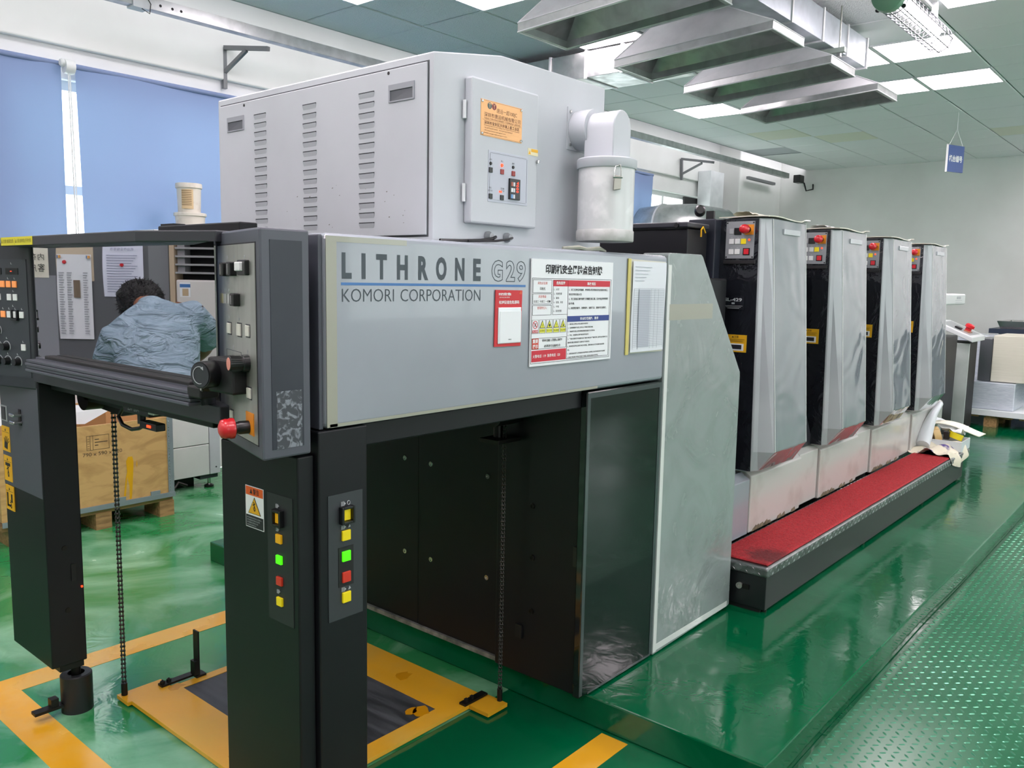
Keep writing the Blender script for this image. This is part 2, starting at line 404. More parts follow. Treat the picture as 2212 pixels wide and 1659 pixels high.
ts = M(); ts.box(1.192, 1.222, 1.5743, 1.576, 1.20, 1.645).ob('tape_strip', TAPE, sp)
M().box(1.20, 1.44, 1.5742, 1.576, 1.632, 1.645).ob('tape_strip', TAPE, sp)
M().box(1.20, 2.30, 1.5743, 1.576, 1.199, 1.207).ob('tape_strip', TAPE, sp)
# white corner guard with the slanted edge
cg = M().prism([(2.734, .112), (2.734, 1.655), (2.745, 1.664), (2.99, 1.666), (3.003, 1.658), (3.386, 1.178), (3.388, 1.165), (3.397, .13), (3.39, .122), (2.745, .11)], 1.575, 1.69, axes='uwv').ob('corner_guard', FILMW, D, bevel=.006)
M().box(2.737, 2.760, 1.5743, 1.577, .12, 1.62).ob('tape_strip', SHEEN, cg)
M().box(2.755, 3.10, 1.5741, 1.577, 1.415, 1.475).ob('tape_strip', TAPE, cg)
M().box(2.76, 3.37, 1.5743, 1.577, .125, .15).ob('tape_strip', SHEEN, cg)
ld = M().box(2.248, 2.729, 1.577, 1.605, .118, 1.190).ob('lower_door', BLACKG, D, bevel=.004)
e = M(); e.box(2.25, 2.266, 1.5755, 1.578, .125, 1.185).ob('film_border', mat('film_border_grey', '#3c4446', .2, coat=.4), ld)
M().box(2.709, 2.726, 1.5755, 1.578, .125, 1.185).ob('film_border', MATS['film_border_grey'], ld)
M().box(2.266, 2.709, 1.5755, 1.578, 1.168, 1.185).ob('film_border', MATS['film_border_grey'], ld)
M().box(2.30, 2.72, 1.5756, 1.5778, .118, .125).ob('film_border', MATS['film_border_grey'], ld)
M().box(1.316, 2.247, 1.60, 1.72, 1.135, 1.194).ob('top_beam', BLACK, D, bevel=.004)
# black inner side with its row of bolts, and the black back panel
ib = M().box(2.27, 2.70, 1.607, 1.985, .112, 1.19).ob('inner_side', BLACK, D, bevel=.004)
bolt = M(); bolt.lathe([(.0, 0), (.011, 0), (.010, .004), (.006, .006), (0, .006)], (0, 0, 0), (-1, 0, 0), 10)
def bolts(pts, par, m):
    first = None
    for p in pts:
        o = M().lathe([(.0, 0), (.011, 0), (.010, .004), (.0065, .004), (.0065, .001), (0, .001)], p, (-1, 0, 0), 10).ob('bolt', m, par) if first is None else None
        if first is None: first = o; fp = Vector(p); continue
        c = first.copy(); COL.objects.link(c); c.location = Vector(p)-fp
bolts([(2.269, 1.816, .754), (2.269, 1.812, .564), (2.269, 1.811, .365)], ib, IRON)
M().box(2.262, 2.27, 1.85, 1.88, .25, .30).ob('slot', SOOT, ib)
M().box(2.258, 2.27, 1.607, 1.625, .58, .65).ob('latch', RUBBER, ib)
bp_ = M().box(2.30, 2.36, 1.985, 2.438, .125, 1.2).ob('back_panel', BLACK, D, bevel=.003)
bq_ = M().box(2.302, 2.36, 2.441, 3.22, .125, 1.2).ob('back_panel', BLACK, D, bevel=.003)
bolts([(2.299, 2.365, .816), (2.299, 2.058, .817), (2.299, 2.361, .422), (2.299, 2.056, .422)], bp_, CHROME)
bolts([(2.301, 2.520, .817), (2.301, 2.518, .421)], bq_, CHROME)
M().box(2.29, 2.36, 1.985, 3.22, .108, .125).ob('back_sill', mat('grimy_sill', '#8f8f88', .7, c2='#5a5c58', ns=20), D)
M().box(2.36, 3.68, 1.80, 3.22, .108, 1.58).ob('machine_body', BLACK, D, bevel=.01)
# body behind the panel and top deck
M().box(1.20, 2.30, 1.72, 3.05, 1.30, 1.645).ob('deck', BLACK, D, bevel=.006)
M().box(1.15, 2.731, 3.05, 3.25, 1.195, 1.65).ob('far_side_panel', PANEL, D, bevel=.01)
M().box(3.47, 3.66, 1.905, 3.2, 1.56, 1.803).ob('guard_hood', BLACK, D, bevel=.006)
M().box(3.45, 3.66, 1.895, 3.2, 1.808, 1.832).ob('guard_lid', DARKG, D, bevel=.005)
M().cyl((3.44, 1.95, 1.817), (3.45, 1.95, 1.817), .011, 12).ob('lid_catch', RUBBER, D)
M().tube([(3.56, 1.885, 1.77), (3.55, 1.88, 1.80), (3.57, 1.882, 1.815), (3.60, 1.885, 1.79)], .004, 8).ob('yellow_hose', LBLY, D, smooth=True)
M().box(1.36, 1.42, 2.2, 2.685, 1.648, 1.706).ob('top_rail', BLACK, D, bevel=.004)
M().box(1.37, 1.41, 2.60, 2.685, 1.706, 1.713).ob('rail_stop', SOOT, D)
# lower cover stub before the first unit
M().prism([(1.70, .328), (1.70, .605), (1.745, .635), (1.80, .635), (1.80, .328)], 3.40, 3.828, axes='vwu').ob('lower_cover', PANEL, D, bevel=.004)
M().prism([(3.55, .64), (3.74, .64), (3.60, .93)], 1.735, 1.80, axes='uwv').ob('wedge_guard', DARKG, D)

# posts at the delivery end
pr = M().box(1.168, 1.314, 1.577, 1.80, 0, 1.193).ob('post', BLACK, D, bevel=.004)
fc = M().box(1.12, 1.166, 1.592, 1.92, 0, 1.137).ob('front_post', BLACK, D, bevel=.004)
def buttons(F, par, u0, u1, rows, frame):
    for (v0, v1, m) in rows:
        M().box(u0, u1, v0, v1, -.001, .005, F).ob('button', m, par, bevel=.001)
    a = M(); v0, v1 = rows[0][0], rows[0][1]; g = .0075
    a.box(u0-g, u0-.001, v0-g, v1+g, -.001, frame, F).box(u1+.001, u1+g, v0-g, v1+g, -.001, frame, F).box(u0-.001, u1+.001, v0-g, v0-.001, -.001, frame, F).box(u0-.001, u1+.001, v1+.001, v1+g, -.001, frame, F)
    a.ob('button_guard', RUBBER, par, bevel=.0015)
F = SY(1.577)
M().box(1.193, 1.297, .722, 1.035, -.001, .002, F).ob('button_plate', mat('button_plate_grey', '#2f3337', .5), pr)
M().box(1.222, 1.267, .803, .902, 0, .0035, F).ob('button_recess', SOOT, pr)
F2 = SY(1.574)
buttons(F2, pr, 1.2315, 1.256, [(.968, .996, YEL), (.918, .943, YEL), (.866, .891, GRN), (.813, .839, REDB), (.762, .788, YEL)], .014)
t = M()
def picto(t, F, u, v, s=.01, w=.0025):
    for k in range(4): t.box(u-s*.9+k*s*.28, u-s*.9+k*s*.28+s*.09, v-s*.6, v+s*.6, 0, w, F)
    t.prism([(u+.0*s, v-s*.45), (u+.55*s, v), (u+.0*s, v+s*.45)], 0, w, F)
for v, ring in ((1.010, 1), (.952, 0), (.796, 0)):
    t1 = M(); picto(t1, F2, 1.238, v, .009)
    if ring:
        for i in range(16):
            a, b = 2*PI*i/16, 2*PI*(i+1)/16; c, d = (1.252+.0045*math.cos(a), v+.0055*math.sin(a)), (1.252+.0045*math.cos(b), v+.0055*math.sin(b))
            e_, f_ = (1.252+.0036*math.cos(b), v+.0044*math.sin(b)), (1.252+.0036*math.cos(a), v+.0044*math.sin(a)); t1.prism([c, d, e_, f_], 0, .0025, F2)
    else: t1.prism([(1.25, v-.004), (1.254, v+.004), (1.257, v-.002)], 0, .0025, F2)
    t1.ob('button_symbol', LINK, pr, recalc=False)
F = SX(1.12)
M().box(-1.714, -1.612, .721, 1.036, -.001, .0015, F).ob('button_plate', mat('button_plate_dark', '#1f2224', .55), fc)
F3 = SX(1.118)
buttons(F3, fc, -1.675, -1.653, [(.968, .994, mat('amber_button', '#d8a010', .4, emit='#d8a010', es=.15)), (.919, .941, MATS['amber_button']), (.868, .889, GRN), (.815, .836, REDB), (.764, .785, YEL)], .012)
for v in (1.009, .952, .798):
    t1 = M(); picto(t1, F3, -1.668, v, .008); t1.ob('button_symbol', LINK, fc, recalc=False)
wl_ = M().box(-1.8085, -1.7305, .932, 1.037, 0, .001, F).ob('warning_label', WINK, fc)
k = M(); k.box(-1.8065, -1.7325, 1.014, 1.0355, 0, .0015, F); k.ob('label_heading', mat('warning_orange', '#d85a14', .5), fc)
k = M(); k.box(-1.8065, -1.7325, .934, .9635, 0, .0015, F)
k.prism([(-1.797, .968), (-1.742, .968), (-1.7695, 1.011)], 0, .0015, F)
text(k, '警告', F, -1.774, -1.748, 1.018, 1.0325, .002, .01); text(k, '▲', F, -1.788, -1.777, 1.019, 1.032, .002)
k.ob('label_print', INK, fc, recalc=False)
k = M(); k.prism([(-1.794, .9695), (-1.745, .9695), (-1.7695, 1.0075)], 0, .002, F); k.ob('warning_triangle', LBLY, fc)
def stick(t, F, u, v, s, w=.0026):
    for a, b in (((0, 1), (.05, .35)), ((.05, .35), (.35, -.1)), ((.35, -.1), (.3, -.6)), ((.05, .35), (-.15, -.2)), ((-.15, -.2), (.1, -.65)), ((0, .8), (-.5, .55)), ((0, .8), (.4, .95))):
        x0, y0 = u+a[0]*s, v+a[1]*s; x1, y1 = u+b[0]*s, v+b[1]*s; d = Vector((y0-y1, x1-x0)).normalized()*s*.09
        t.prism([(x0-d.x, y0-d.y), (x1-d.x, y1-d.y), (x1+d.x, y1+d.y), (x0+d.x, y0+d.y)], 0, w, F)
    t.prism([(u-.12*s+.14*s*math.cos(a*PI/4), v+1.12*s+.14*s*math.sin(a*PI/4)) for a in range(8)], 0, w, F)
k = M(); stick(k, F, -1.7695, .984, .012); k.ob('falling_figure', INK, fc, recalc=False)
k = M()
for i in range(4): text(k, '请勿触摸运转部位以免卷入受伤'[:12-i], F, -1.802, -1.738-(.008*i), .9555-.0062*i, .9595-.0062*i, .002)
k.ob('label_small_print', LINK, fc, recalc=False)

# right control box, turned a little towards the operator
B0 = (1.01, 1.56); ca, sa = math.cos(math.radians(74.5)), math.sin(math.radians(74.5))
cb = M().prism([(1.01, 1.56), (1.1015, 1.89), (1.17, 1.89), (1.136, 1.56)], 1.150, 1.653, axes='uvw').ob('control_box', MIDG, D, bevel=.005)
FB = Fr((1.01, 1.56, 0), (-ca, -sa, 0))                        # u = -s
M().box(-.322, -.026, 1.178, 1.623, -.001, .0008, FB).ob('plate_gap', SOOT, cb)
M().box(-.319, -.029, 1.181, 1.620, 0, .002, FB).ob('face_plate', STEEL, cb)
fs_ = M().box(1.034, 1.116, 1.172, 1.628, 0, .0012, SY(1.56)).ob('side_film', mat('side_film', '#33373f', .4, c2='#2e323a', ns=5, coat=.1, spec=.3), cb)
M().box(1.045, 1.111, 1.172, 1.30, 0, .0016, SY(1.56)).ob('grime_patch', mat('grime_patch', '#3a3e44', .6, c2='#7a8088', ns=55, nd=6, lo=.5, hi=.62, dist=1.5), cb)
def sw(s0, s1, z0, z1, d=.018):
    M().box(-s0, -s1, z0, z1, 0, d, FB).ob('switch', RUBBER, cb, bevel=.003)
    mid = -(s0+s1)/2; M().box(mid-.004, mid+.005, z0+.004, z1-.005, d-.001, d+.001, FB).ob('switch_face', CHROME, cb)
for a in ((.252, .222, 1.548, 1.580), (.194, .162, 1.549, 1.581), (.172, .140, 1.481, 1.510)): sw(a[0], a[1], a[2], a[3])
M().box(-.128, -.068, 1.551, 1.585, 0, .012, FB).ob('switch_guard', RUBBER, cb, bevel=.003)
M().box(-.120, -.084, 1.560, 1.580, .011, .020, FB).ob('white_switch', WBTN, cb, bevel=.002)
for (a, m) in ((.303, mat('pale_yellow_button', '#c9c79a', .4)), (.272, mat('grey_button', '#a9aaa8', .4)), (.241, MATS['grey_button']), (.210, ORNGL)):
    M().box(-a, -a+.024, 1.484, 1.507, 0, .003, FB).ob('button', m, cb)
for (a, b, z0, z1) in ((.241, .214, 1.415, 1.439), (.162, .134, 1.414, 1.441), (.097, .072, 1.417, 1.441), (.095, .068, 1.279, 1.302), (.233, .212, 1.209, 1.232)):
    M().box(-a-.003, -b+.003, z0-.003, z1+.003, 0, .0025, FB).ob('button_rim', DARKG, cb); M().box(-a, -b, z0, z1, .001, .006, FB).ob('button', BTN, cb, bevel=.001)
k = M(); k.box(-.256, -.139, 1.339, 1.340, .002, .0026, FB).box(-.256, -.139, 1.376, 1.377, .002, .0026, FB).box(-.256, -.255, 1.339, 1.377, .002, .0026, FB).box(-.14, -.139, 1.339, 1.377, .002, .0026, FB)
k.ob('marking', GINK, cb)
def knob(s, z, r, L, cap, par, FR, nm='knob', n=24):
    a = M(); p = FR(-s, z, .002)
    a.lathe([(r*1.15, 0), (r*1.15, L*.3), (r*1.02, L*.34), (r, L), (r*.9, L+.001)], p, FR.n, n); a.ob(nm, RUBBER, par, smooth=True)
    g = M()
    for i in range(n):
        th = 2*PI*i/n; d = (FR.r*math.cos(th)+FR.u*math.sin(th)); q_ = p+d*r*1.0
        g.cyl(q_+FR.n*L*.42, q_+FR.n*L*.95, r*.07, 5)
    g.ob('knob_ribs', RUBBER, par)
    M().lathe([(0, L), (r*.85, L), (r*.85, L+.002), (0, L+.002)], p, FR.n, n).ob('knob_cap', cap, par)
knob(.088, 1.357, .0165, .042, mat('salmon_cap', '#d89080', .5), cb, FB)
knob(.205, 1.293, .0115, .022, RUBBER, cb, FB)
M().lathe([(.008, 0), (.008, .03), (.0105, .032), (.0105, .055), (.0, .056)], FB(-.205, 1.293, .02), FB.n, 16).ob('key_barrel', RUBBER, cb, smooth=True)
M().lathe([(0, .0), (.008, 0), (.008, .001), (0, .001)], FB(-.205, 1.293, .0765), FB.n, 16).ob('key_face', CHROME, cb)
M().box(-.108, -.053, 1.197, 1.247, .002, .004, FB).ob('stop_plate', ORANGE, cb)
def estop(p, n_, par, s=1., nm='emergency_stop'):
    M().lathe([(.013*s, 0), (.013*s, .02*s), (.0115*s, .022*s), (.0115*s, .03*s)], p, n_, 20).ob('stop_collar', RUBBER, par, smooth=True)
    M().lathe([(.011*s, .026*s), (.020*s, .03*s), (.0205*s, .036*s), (.0185*s, .040*s), (.0195*s, .045*s), (.0175*s, .053*s), (.009*s, .0575*s), (0, .058*s)], p, n_, 28).ob(nm, RED, par, smooth=50)
estop(FB(-.0885, 1.213, .003), FB.n, cb, 1.15)
t1 = M()
for s, z in ((.235, 1.592), (.178, 1.593), (.10, 1.592), (.29, 1.515), (.262, 1.515), (.229, 1.515), (.23, 1.452), (.15, 1.453), (.20, 1.385), (.09, 1.383), (.222, 1.243)):
    t1.box(-s-.004, -s+.004, z-.001, z+.001, .002, .0026, FB).box(-s-.001, -s+.001, z-.005, z+.004, .002, .0026, FB)
for i in range(5): t1.box(-.312, -.306, 1.549+.010*i, 1.5505+.010*i, .002, .0026, FB)
t1.ob('panel_marks', LINK, cb)

# left control box
LB = M().prism([(1.058, 2.933), (.968, 3.27), (1.075, 3.29), (1.075, 2.933)], 1.166, 1.643, axes='uvw').ob('control_box', DARKG, D, bevel=.005)
c5, s5 = math.cos(math.radians(105)), math.sin(math.radians(105))
class FrScaled(Fr):
    def __call__(s, u, v, w=0): return s.o+s.r*u*1.028+s.u*(1.55+(v-1.55)*1.028)+s.n*w
FL_ = FrScaled((1.058, 2.933, 0), (-c5, -s5, 0))
M().box(-.33, -.018, 1.214, 1.588, 0, .0015, FL_).ob('face_plate', mat('dark_face_plate', '#34383e', .45), LB)
for a, b in ((.117, .057), (.20, .138)):
    M().box(-a, -b, 1.540, 1.560, .001, .003, FL_).ob('display', SOOT, LB); mid = -(a+b)/2
    M().box(mid-.006, mid+.001, 1.549, 1.5512, .002, .0036, FL_).ob('display_digit', LEDR, LB)
for a, z, m in ((.116, 1.499, ORNGL), (.0865, 1.499, ORNGL), (.168, 1.458, WBTN), (.115, 1.458, WBTN), (.086, 1.458, WBTN), (.150, 1.403, ORNGL), (.120, 1.403, WBTN), (.089, 1.403, WBTN), (.059, 1.403, WBTN), (.058, 1.300, WBTN), (.18, 1.403, WBTN), (.145, 1.499, ORNGL)):
    M().box(-a, -a+.0205, z, z+.0205, .001, .005, FL_).ob('button', m, LB, bevel=.001)
k = M(); g = .005; k.box(-.089-g, -.089, 1.398, 1.428, .001, .010, FL_).box(-.0685, -.0685+g, 1.398, 1.428, .001, .010, FL_).box(-.089-g, -.0685+g, 1.395, 1.4015, .001, .012, FL_); k.ob('button_guard', RUBBER, LB)
for s, z in ((.132, 1.309), (.129, 1.262), (.079, 1.262), (.172, 1.36), (.175, 1.309), (.172, 1.262)):
    p = FL_(-s, z, .001)
    M().lathe([(.0125, 0), (.0115, .018), (0, .0185)], p, FL_.n, 18).ob('knob', RUBBER, LB, smooth=True)
    r_ = M()
    for i in range(14):
        a = -.2*PI+i*1.1*PI/14; b = a+1.1*PI/14
        r_.prism([(-s+.019*math.cos(a), z+.019*math.sin(a)), (-s+.019*math.cos(b), z+.019*math.sin(b)), (-s+.0165*math.cos(b), z+.0165*math.sin(b)), (-s+.0165*math.cos(a), z+.0165*math.sin(a))], .001, .0022, FL_)
    r_.ob('knob_scale', LINK, LB, recalc=False)
t1 = M()
for s, z in ((.088, 1.575), (.108, 1.528), (.076, 1.528), (.085, 1.488), (.14, 1.432), (.11, 1.432), (.08, 1.432), (.048, 1.432), (.09, 1.441), (.05, 1.328), (.13, 1.337), (.128, 1.287), (.08, 1.287)):
    t1.box(-s-.003, -s+.003, z-.003, z-.0015, .001, .0022, FL_).box(-s-.003, -s-.001, z-.003, z+.003, .001, .0022, FL_)
t1.ob('panel_marks', LINK, LB)
# left post hanging above its jack
lp = M().box(1.06, 1.176, 2.925, 3.27, .205, 1.19).ob('post', BLACK, D, bevel=.004)
M().box(1.09, 1.17, 2.94, 3.1, .18, .205).ob('post_shoe', BLACK, lp)
F = SX(1.06)
M().box(-3.266, -2.93, .80, 1.172, -.001, .0015, F).ob('post_cover', MIDG, lp)
a = M(); a.box(-3.265, -3.206, 1.028, 1.083, 0, .003, F); a.ob('switch_plate', mat('pale_plate', '#9a9da0', .4), lp)
M().box(-3.252, -3.218, 1.033, 1.078, 0, .005, F).ob('rocker', DARKG, lp)
for z in (1.062, 1.036): M().box(-3.112, -3.07, z-.0, z+.010, 0, .030, F).ob('hook', CHROME, lp, bevel=.003)
M().box(-3.098, -3.078, 1.03, 1.085, 0, .004, F).ob('hook_plate', SOOT, lp)
for (y1, y0, z0, z1) in ((3.264, 3.193, .920, 1.009), (3.259, 3.187, .813, .904), (3.256, 3.184, .708, .797)):
    o = M().box(-y1, -y0, z0, z1, 0, .003, F).ob('warning_label', LBLY, lp)
for (y1, y0, z0, z1), kind in (((3.264, 3.193, .920, 1.009), 0), ((3.259, 3.187, .813, .904), 1), ((3.256, 3.184, .708, .797), 2)):
    k = M(); u0, u1 = -y1, -y0; uc = (u0+u1)/2; h = z1-z0
    k.box(u0+.004, u1-.004, z1-.021, z1-.020, .003, .0036, F); text(k, '▲', F, uc-.006, uc+.006, z1-.016, z1-.006, .0036)
    if kind == 0:
        k.prism([(uc-.016, z0+.012), (uc+.012, z0+.008), (uc+.016, z0+.03), (uc-.012, z0+.034)], .003, .0037, F)
        for i in range(5):
            a = 1.9-.33*i; b = (uc+.004+(i-2)*.006, z0+.03); L_ = (.018, .024, .026, .024, .018)[i]
            k.prism([(b[0]-.0022, b[1]), (b[0]+.0022, b[1]), (b[0]+.0018+math.cos(a)*L_, b[1]+math.sin(a)*L_), (b[0]-.0018+math.cos(a)*L_, b[1]+math.sin(a)*L_)], .003, .0037, F)
    elif kind == 1:
        stick(k, F, uc, z0+.03, .022, .0037); k.box(uc-.022, uc+.022, z0+.055, z0+.066, .003, .0037, F)
    else:
        k.box(uc-.026, uc-.014, z0+.012, z0+.062, .003, .0037, F); k.box(uc+.012, uc+.024, z0+.03, z0+.06, .003, .0037, F); k.box(uc-.026, uc+.004, z0+.012, z0+.02, .003, .0037, F); stick(k, F, uc+.008, z0+.018, .016, .0037)
    k.ob('label_print', INK, lp, recalc=False)
for p in ((1.118, .62), (1.12, .40)): M().lathe([(0, 0), (.010, 0), (.009, .003), (0, .003)], (p[0], 2.925, p[1]), (0, -1, 0), 12).ob('screw', IRON, lp)
M().box(1.165, 1.170, 2.92, 2.926, .47, .476).ob('indicator', LEDR, lp)
M().box(1.135, 1.15, 2.921, 2.926, .50, .56).ob('slot', SOOT, lp)
# canopy over the viewing pane
hd = M().prism([(.992, 2.985), (.985, 2.06), (1.072, 1.838), (1.13, 1.838), (1.13, 2.985)], 1.628, 1.656, axes='uvw').ob('canopy', DARKG, D, bevel=.003)
FH = Fr((.992, 2.985, 0), (-.007, -.925, 0))
for a, b, s_ in ((.012, .128, '注意 触摸危险 注意安全'), (.130, .268, '注意 禁止在运转中打开')):
    M().box(a, b, 1.630, 1.655, 0, .0012, FH).ob('yellow_label', LBLY2, hd)
k = M()
for a, b, s_ in ((.012, .128, '注意 触摸危险'), (.130, .268, '注意 运转中禁止打开安全罩')):
    text(k, '▲', FH, a+.006, a+.014, 1.637, 1.649, .0018); text(k, s_, FH, a+.02, b-.008, 1.637, 1.649, .0018)
k.ob('label_print', mat('olive_print', '#6a6420', .6), hd, recalc=False)
MIR = mat('smoked_mirror_glass', '#bcbfc2', .012, 1.)
M().box(1.064, 1.068, 1.833, 2.932, 1.262, 1.630).ob('viewing_pane', MIR, D)
gb = M()
for i in range(4): gb.box(.998+.004*(i % 2), 1.035, 1.85, 2.85, 1.240+.0095*i, 1.2485+.0095*i)
gb.box(1.03, 1.07, 1.85, 2.85, 1.238, 1.283); gb.ob('ribbed_bar', MIDG, D, bevel=.0015)
M().box(1.030, 1.064, 1.90, 2.78, 1.278, 1.292).ob('rubber_seal', SOOT, D, bevel=.004)
M().box(1.05, 1.10, 1.80, 2.93, 1.195, 1.240).ob('front_beam', DARKG, D, bevel=.003)
M().box(1.10, 1.32, 1.92, 2.93, 1.165, 1.235).ob('beam_inner', SOOT, D, bevel=.004)
hw = M(); hw.lathe([(.0, 0), (.030, 0), (.031, .006), (.031, .034), (.026, .044), (.024, .05), (0, .05)], (.962, 1.727, 1.328), (1, .25, 0), 32).ob('hand_wheel', RUBBER, D, smooth=40)
M().lathe([(0, 0), (.027, 0), (.027, .001), (0, .001)], (.9612, 1.727, 1.328), (-1, -.25, 0), 32).ob('wheel_face', DARKG, D)
k = M(); FW = Fr((.9595, 1.727, 1.328), (.25, -1, 0))
for i in range(18):
    a = .35*PI+i*1.25*PI/18; b = a+1.25*PI/18
    k.prism([(.020*math.cos(a), .020*math.sin(a)), (.020*math.cos(b), .020*math.sin(b)), (.0185*math.cos(b), .0185*math.sin(b)), (.0185*math.cos(a), .0185*math.sin(a))], 0, .0008, FW)
k.prism([(.004, .016), (.012, .012), (.011, .02)], 0, .0008, FW)
k.ob('wheel_arrow', LINK, D, recalc=False)
M().box(1.0, 1.09, 1.66, 1.765, 1.285, 1.365).ob('wheel_bracket', SOOT, D, bevel=.006)
M().box(1.0, 1.05, 1.80, 1.86, 1.262, 1.29).ob('bar_end', SOOT, D, bevel=.004)
# gear under the beam: sprocket arm, sensor and cable
a = M(); a.box(1.20, 1.32, 2.62, 2.92, 1.12, 1.17).prism([(2.96, 1.165), (2.66, 1.165), (2.64, 1.105), (2.78, 1.075), (2.96, 1.085)], 1.26, 1.30, axes='vwu')
a.ob('chain_arm', SOOT, D, bevel=.003)
M().cyl((1.20, 2.93, 1.13), (1.34, 2.93, 1.13), .045, 20).ob('sprocket', IRON, D, smooth=True)
M().box(1.13, 1.19, 2.32, 2.48, 1.14, 1.178).ob('sensor_body', RUBBER, D, bevel=.004)
M().box(1.13, 1.18, 2.29, 2.325, 1.150, 1.19).ob('sensor_mount', STEEL, D, bevel=.002)
M().box(1.14, 1.17, 2.30, 2.40, 1.100, 1.122).ob('sensor_head', RUBBER, D, bevel=.003)
M().box(1.138, 1.141, 2.33, 2.352, 1.108, 1.115).ob('sensor_light', LEDR, D)
k = M(); text(k, '25V 20A', SX(1.129), -2.445, -2.375, 1.150, 1.168); k.ob('sensor_print', LINK, D, recalc=False)
M().tube([(1.15, 2.47, 1.155), (1.15, 2.52, 1.145), (1.15, 2.555, 1.115), (1.15, 2.53, 1.092), (1.15, 2.47, 1.085), (1.15, 2.42, 1.095), (1.15, 2.39, 1.108)], .006, 8).ob('sensor_cable', RUBBER, D, smooth=True)
M().cyl((1.155, 2.415, 1.11), (1.155, 2.415, 1.145), .012, 12).ob('sensor_post', RUBBER, D)
# foot of the left post
jk = M(); jk.lathe([(.0, 0), (.052, 0), (.052, .132), (.048, .136), (.028, .136), (.028, .12), (0, .12)], (1.165, 3.0, 0), (0, 0, 1), 32)
jk.ob('jack_sleeve', mat('dull_black_steel', '#26272a', .45, .3), D, smooth=True)
M().cyl((1.165, 3.0, .12), (1.165, 3.0, .19), .016, 14).ob('jack_rod', IRON, D, smooth=True)
M().box(1.02, 1.115, 2.985, 3.02, .028, .038).ob('jack_bracket', IRON, D)
M().box(1.075, 1.10, 2.99, 3.02, .036, .066).ob('jack_bolt', IRON, D)
# right chain sprocket inside
M().box(2.14, 2.26, 1.87, 1.96, .985, 1.0).ob('chain_bracket', IRON, D, bevel=.002)
M().cyl((2.2, 1.925, .985), (2.2, 1.925, 1.06), .017, 14).ob('chain_shaft', IRON, D)
M().cyl((2.14, 1.90, 1.085), (2.26, 1.90, 1.085), .04, 20).ob('sprocket', IRON, D, smooth=True)

# ------------------------------------------------------------------ drying cabinet on top of the delivery
K = thing('drying_cabinet', 'large white enamelled dryer cabinet with rows of louvres on top of the press', 'cabinet', (2.1, 2.3, 1.655))
M().prism([(1.70, 1.656), (1.70, 2.183), (1.99, 2.231), (2.545, 2.235), (2.545, 1.656)], 1.75, 2.876, axes='uwv').ob('body', WHITE, K, bevel=.004)
F = SX(1.70)
M().box(-2.858, -1.767, 1.672, 2.162, -.001, .0006, F).ob('door_gap', mat('shadow_gap', '#4a4d50', .8), K)
dr = M().box(-2.853, -1.772, 1.677, 2.157, .0, .006, F).ob('door', WHITE, K, bevel=.002)
FD = SX(1.694)
lv = ls = None
for y in (2.0325, 2.317, 2.5985):
    for i in range(14):
        z = 2.1015-.0297*i; d = (0, y-2.0325, z-2.1015)
        if lv is None:
            uc = -y
            a = M(); h = .036
            a.add([FD(uc-h, z, 0), FD(uc+h, z, 0), FD(uc+h, z+.001, .0035), FD(uc-h, z+.001, .0035), FD(uc-h*.9, z-.013, 0), FD(uc+h*.9, z-.013, 0)], [(0, 1, 2, 3), (3, 2, 5, 4), (0, 3, 4), (1, 5, 2)])
            lv = a.ob('louver_slat', WHITE, dr)
            ls = M().box(uc-h*.98, uc+h*.98, z+.0005, z+.0045, 0, .0022, FD).ob('louver_slot', mat('louver_dark', '#33363a', .8), dr)
        else: sub(lv, d); sub(ls, d)
for y0, y1 in ((2.698, 2.805), (1.821, 1.931)):
    h = M(); u0, u1, v0, v1 = -y1, -y0, 2.062, 2.112
    h.box(u0, u1, v1-.016, v1, 0, .003, FD).box(u0, u0+.006, v0, v1-.016, 0, .003, FD).box(u1-.006, u1, v0, v1-.016, 0, .003, FD).box(u0+.006, u1-.006, v0, v0+.004, 0, .003, FD)
    h.ob('pull_handle', mat('handle_grey', '#8e9298', .4), dr)
    M().add([FD(u0+.006, v0+.004, .0004), FD(u1-.006, v0+.004, .0025), FD(u1-.006, v1-.016, .0004), FD(u0+.006, v1-.016, .0004)], [(0, 1, 2, 3)]).ob('handle_recess', mat('handle_recess_grey', '#4d5157', .5), dr)
for y, z in ((2.696, 2.145), (1.933, 2.147)): M().lathe([(0, 0), (.005, 0), (.005, .001), (0, .001)], FD(-y, z, 0), FD.n, 12).ob('lock_hole', SOOT, dr)
t = M(); rr = random.Random(8)
for _ in range(26):
    y, z, s = rr.uniform(1.85, 2.78), rr.uniform(1.69, 1.86), rr.uniform(.001, .004)
    t.prism([(-y-s, z), (-y, z-s*rr.uniform(.2, .6)), (-y+s, z+s*.4), (-y, z+s*.5)], 0, .0005, FD)
t.ob('paint_chips', mat('chip_brown', '#5c5546', .8), dr, kind='stuff')
F = SY(1.75)
cd_ = M().box(1.825, 2.133, 1.718, 2.137, 0, .032, F).ob('control_door', WHITE, K, bevel=.006)
for z in (2.044, 1.806): M().cyl((1.818, 1.742, z-.026), (1.818, 1.742, z+.026), .006, 10).ob('hinge', GALVP, K, smooth=True)
F = SY(1.718)
M().box(1.861, 2.049, 1.975, 2.079, 0, .0015, F).ob('nameplate', mat('copper_nameplate', '#dca870', .35, .25), cd_)
k = M()
for u in (1.866, 2.044):
    for v in (2.073, 1.981): k.lathe([(0, 0), (.0042, 0), (.0036, .003), (0, .004)], F(u, v, .0015), F.n, 10)
k.ob('plate_screws', CHROME, cd_, kind='stuff')
k = M(); w_ = .0019
for c, m in ((1.8985, 0), (1.9185, 0)):
    pass
text(k, '唐运一超100JC', F, 1.930, 2.024, 2.046, 2.062, w_, -.005)
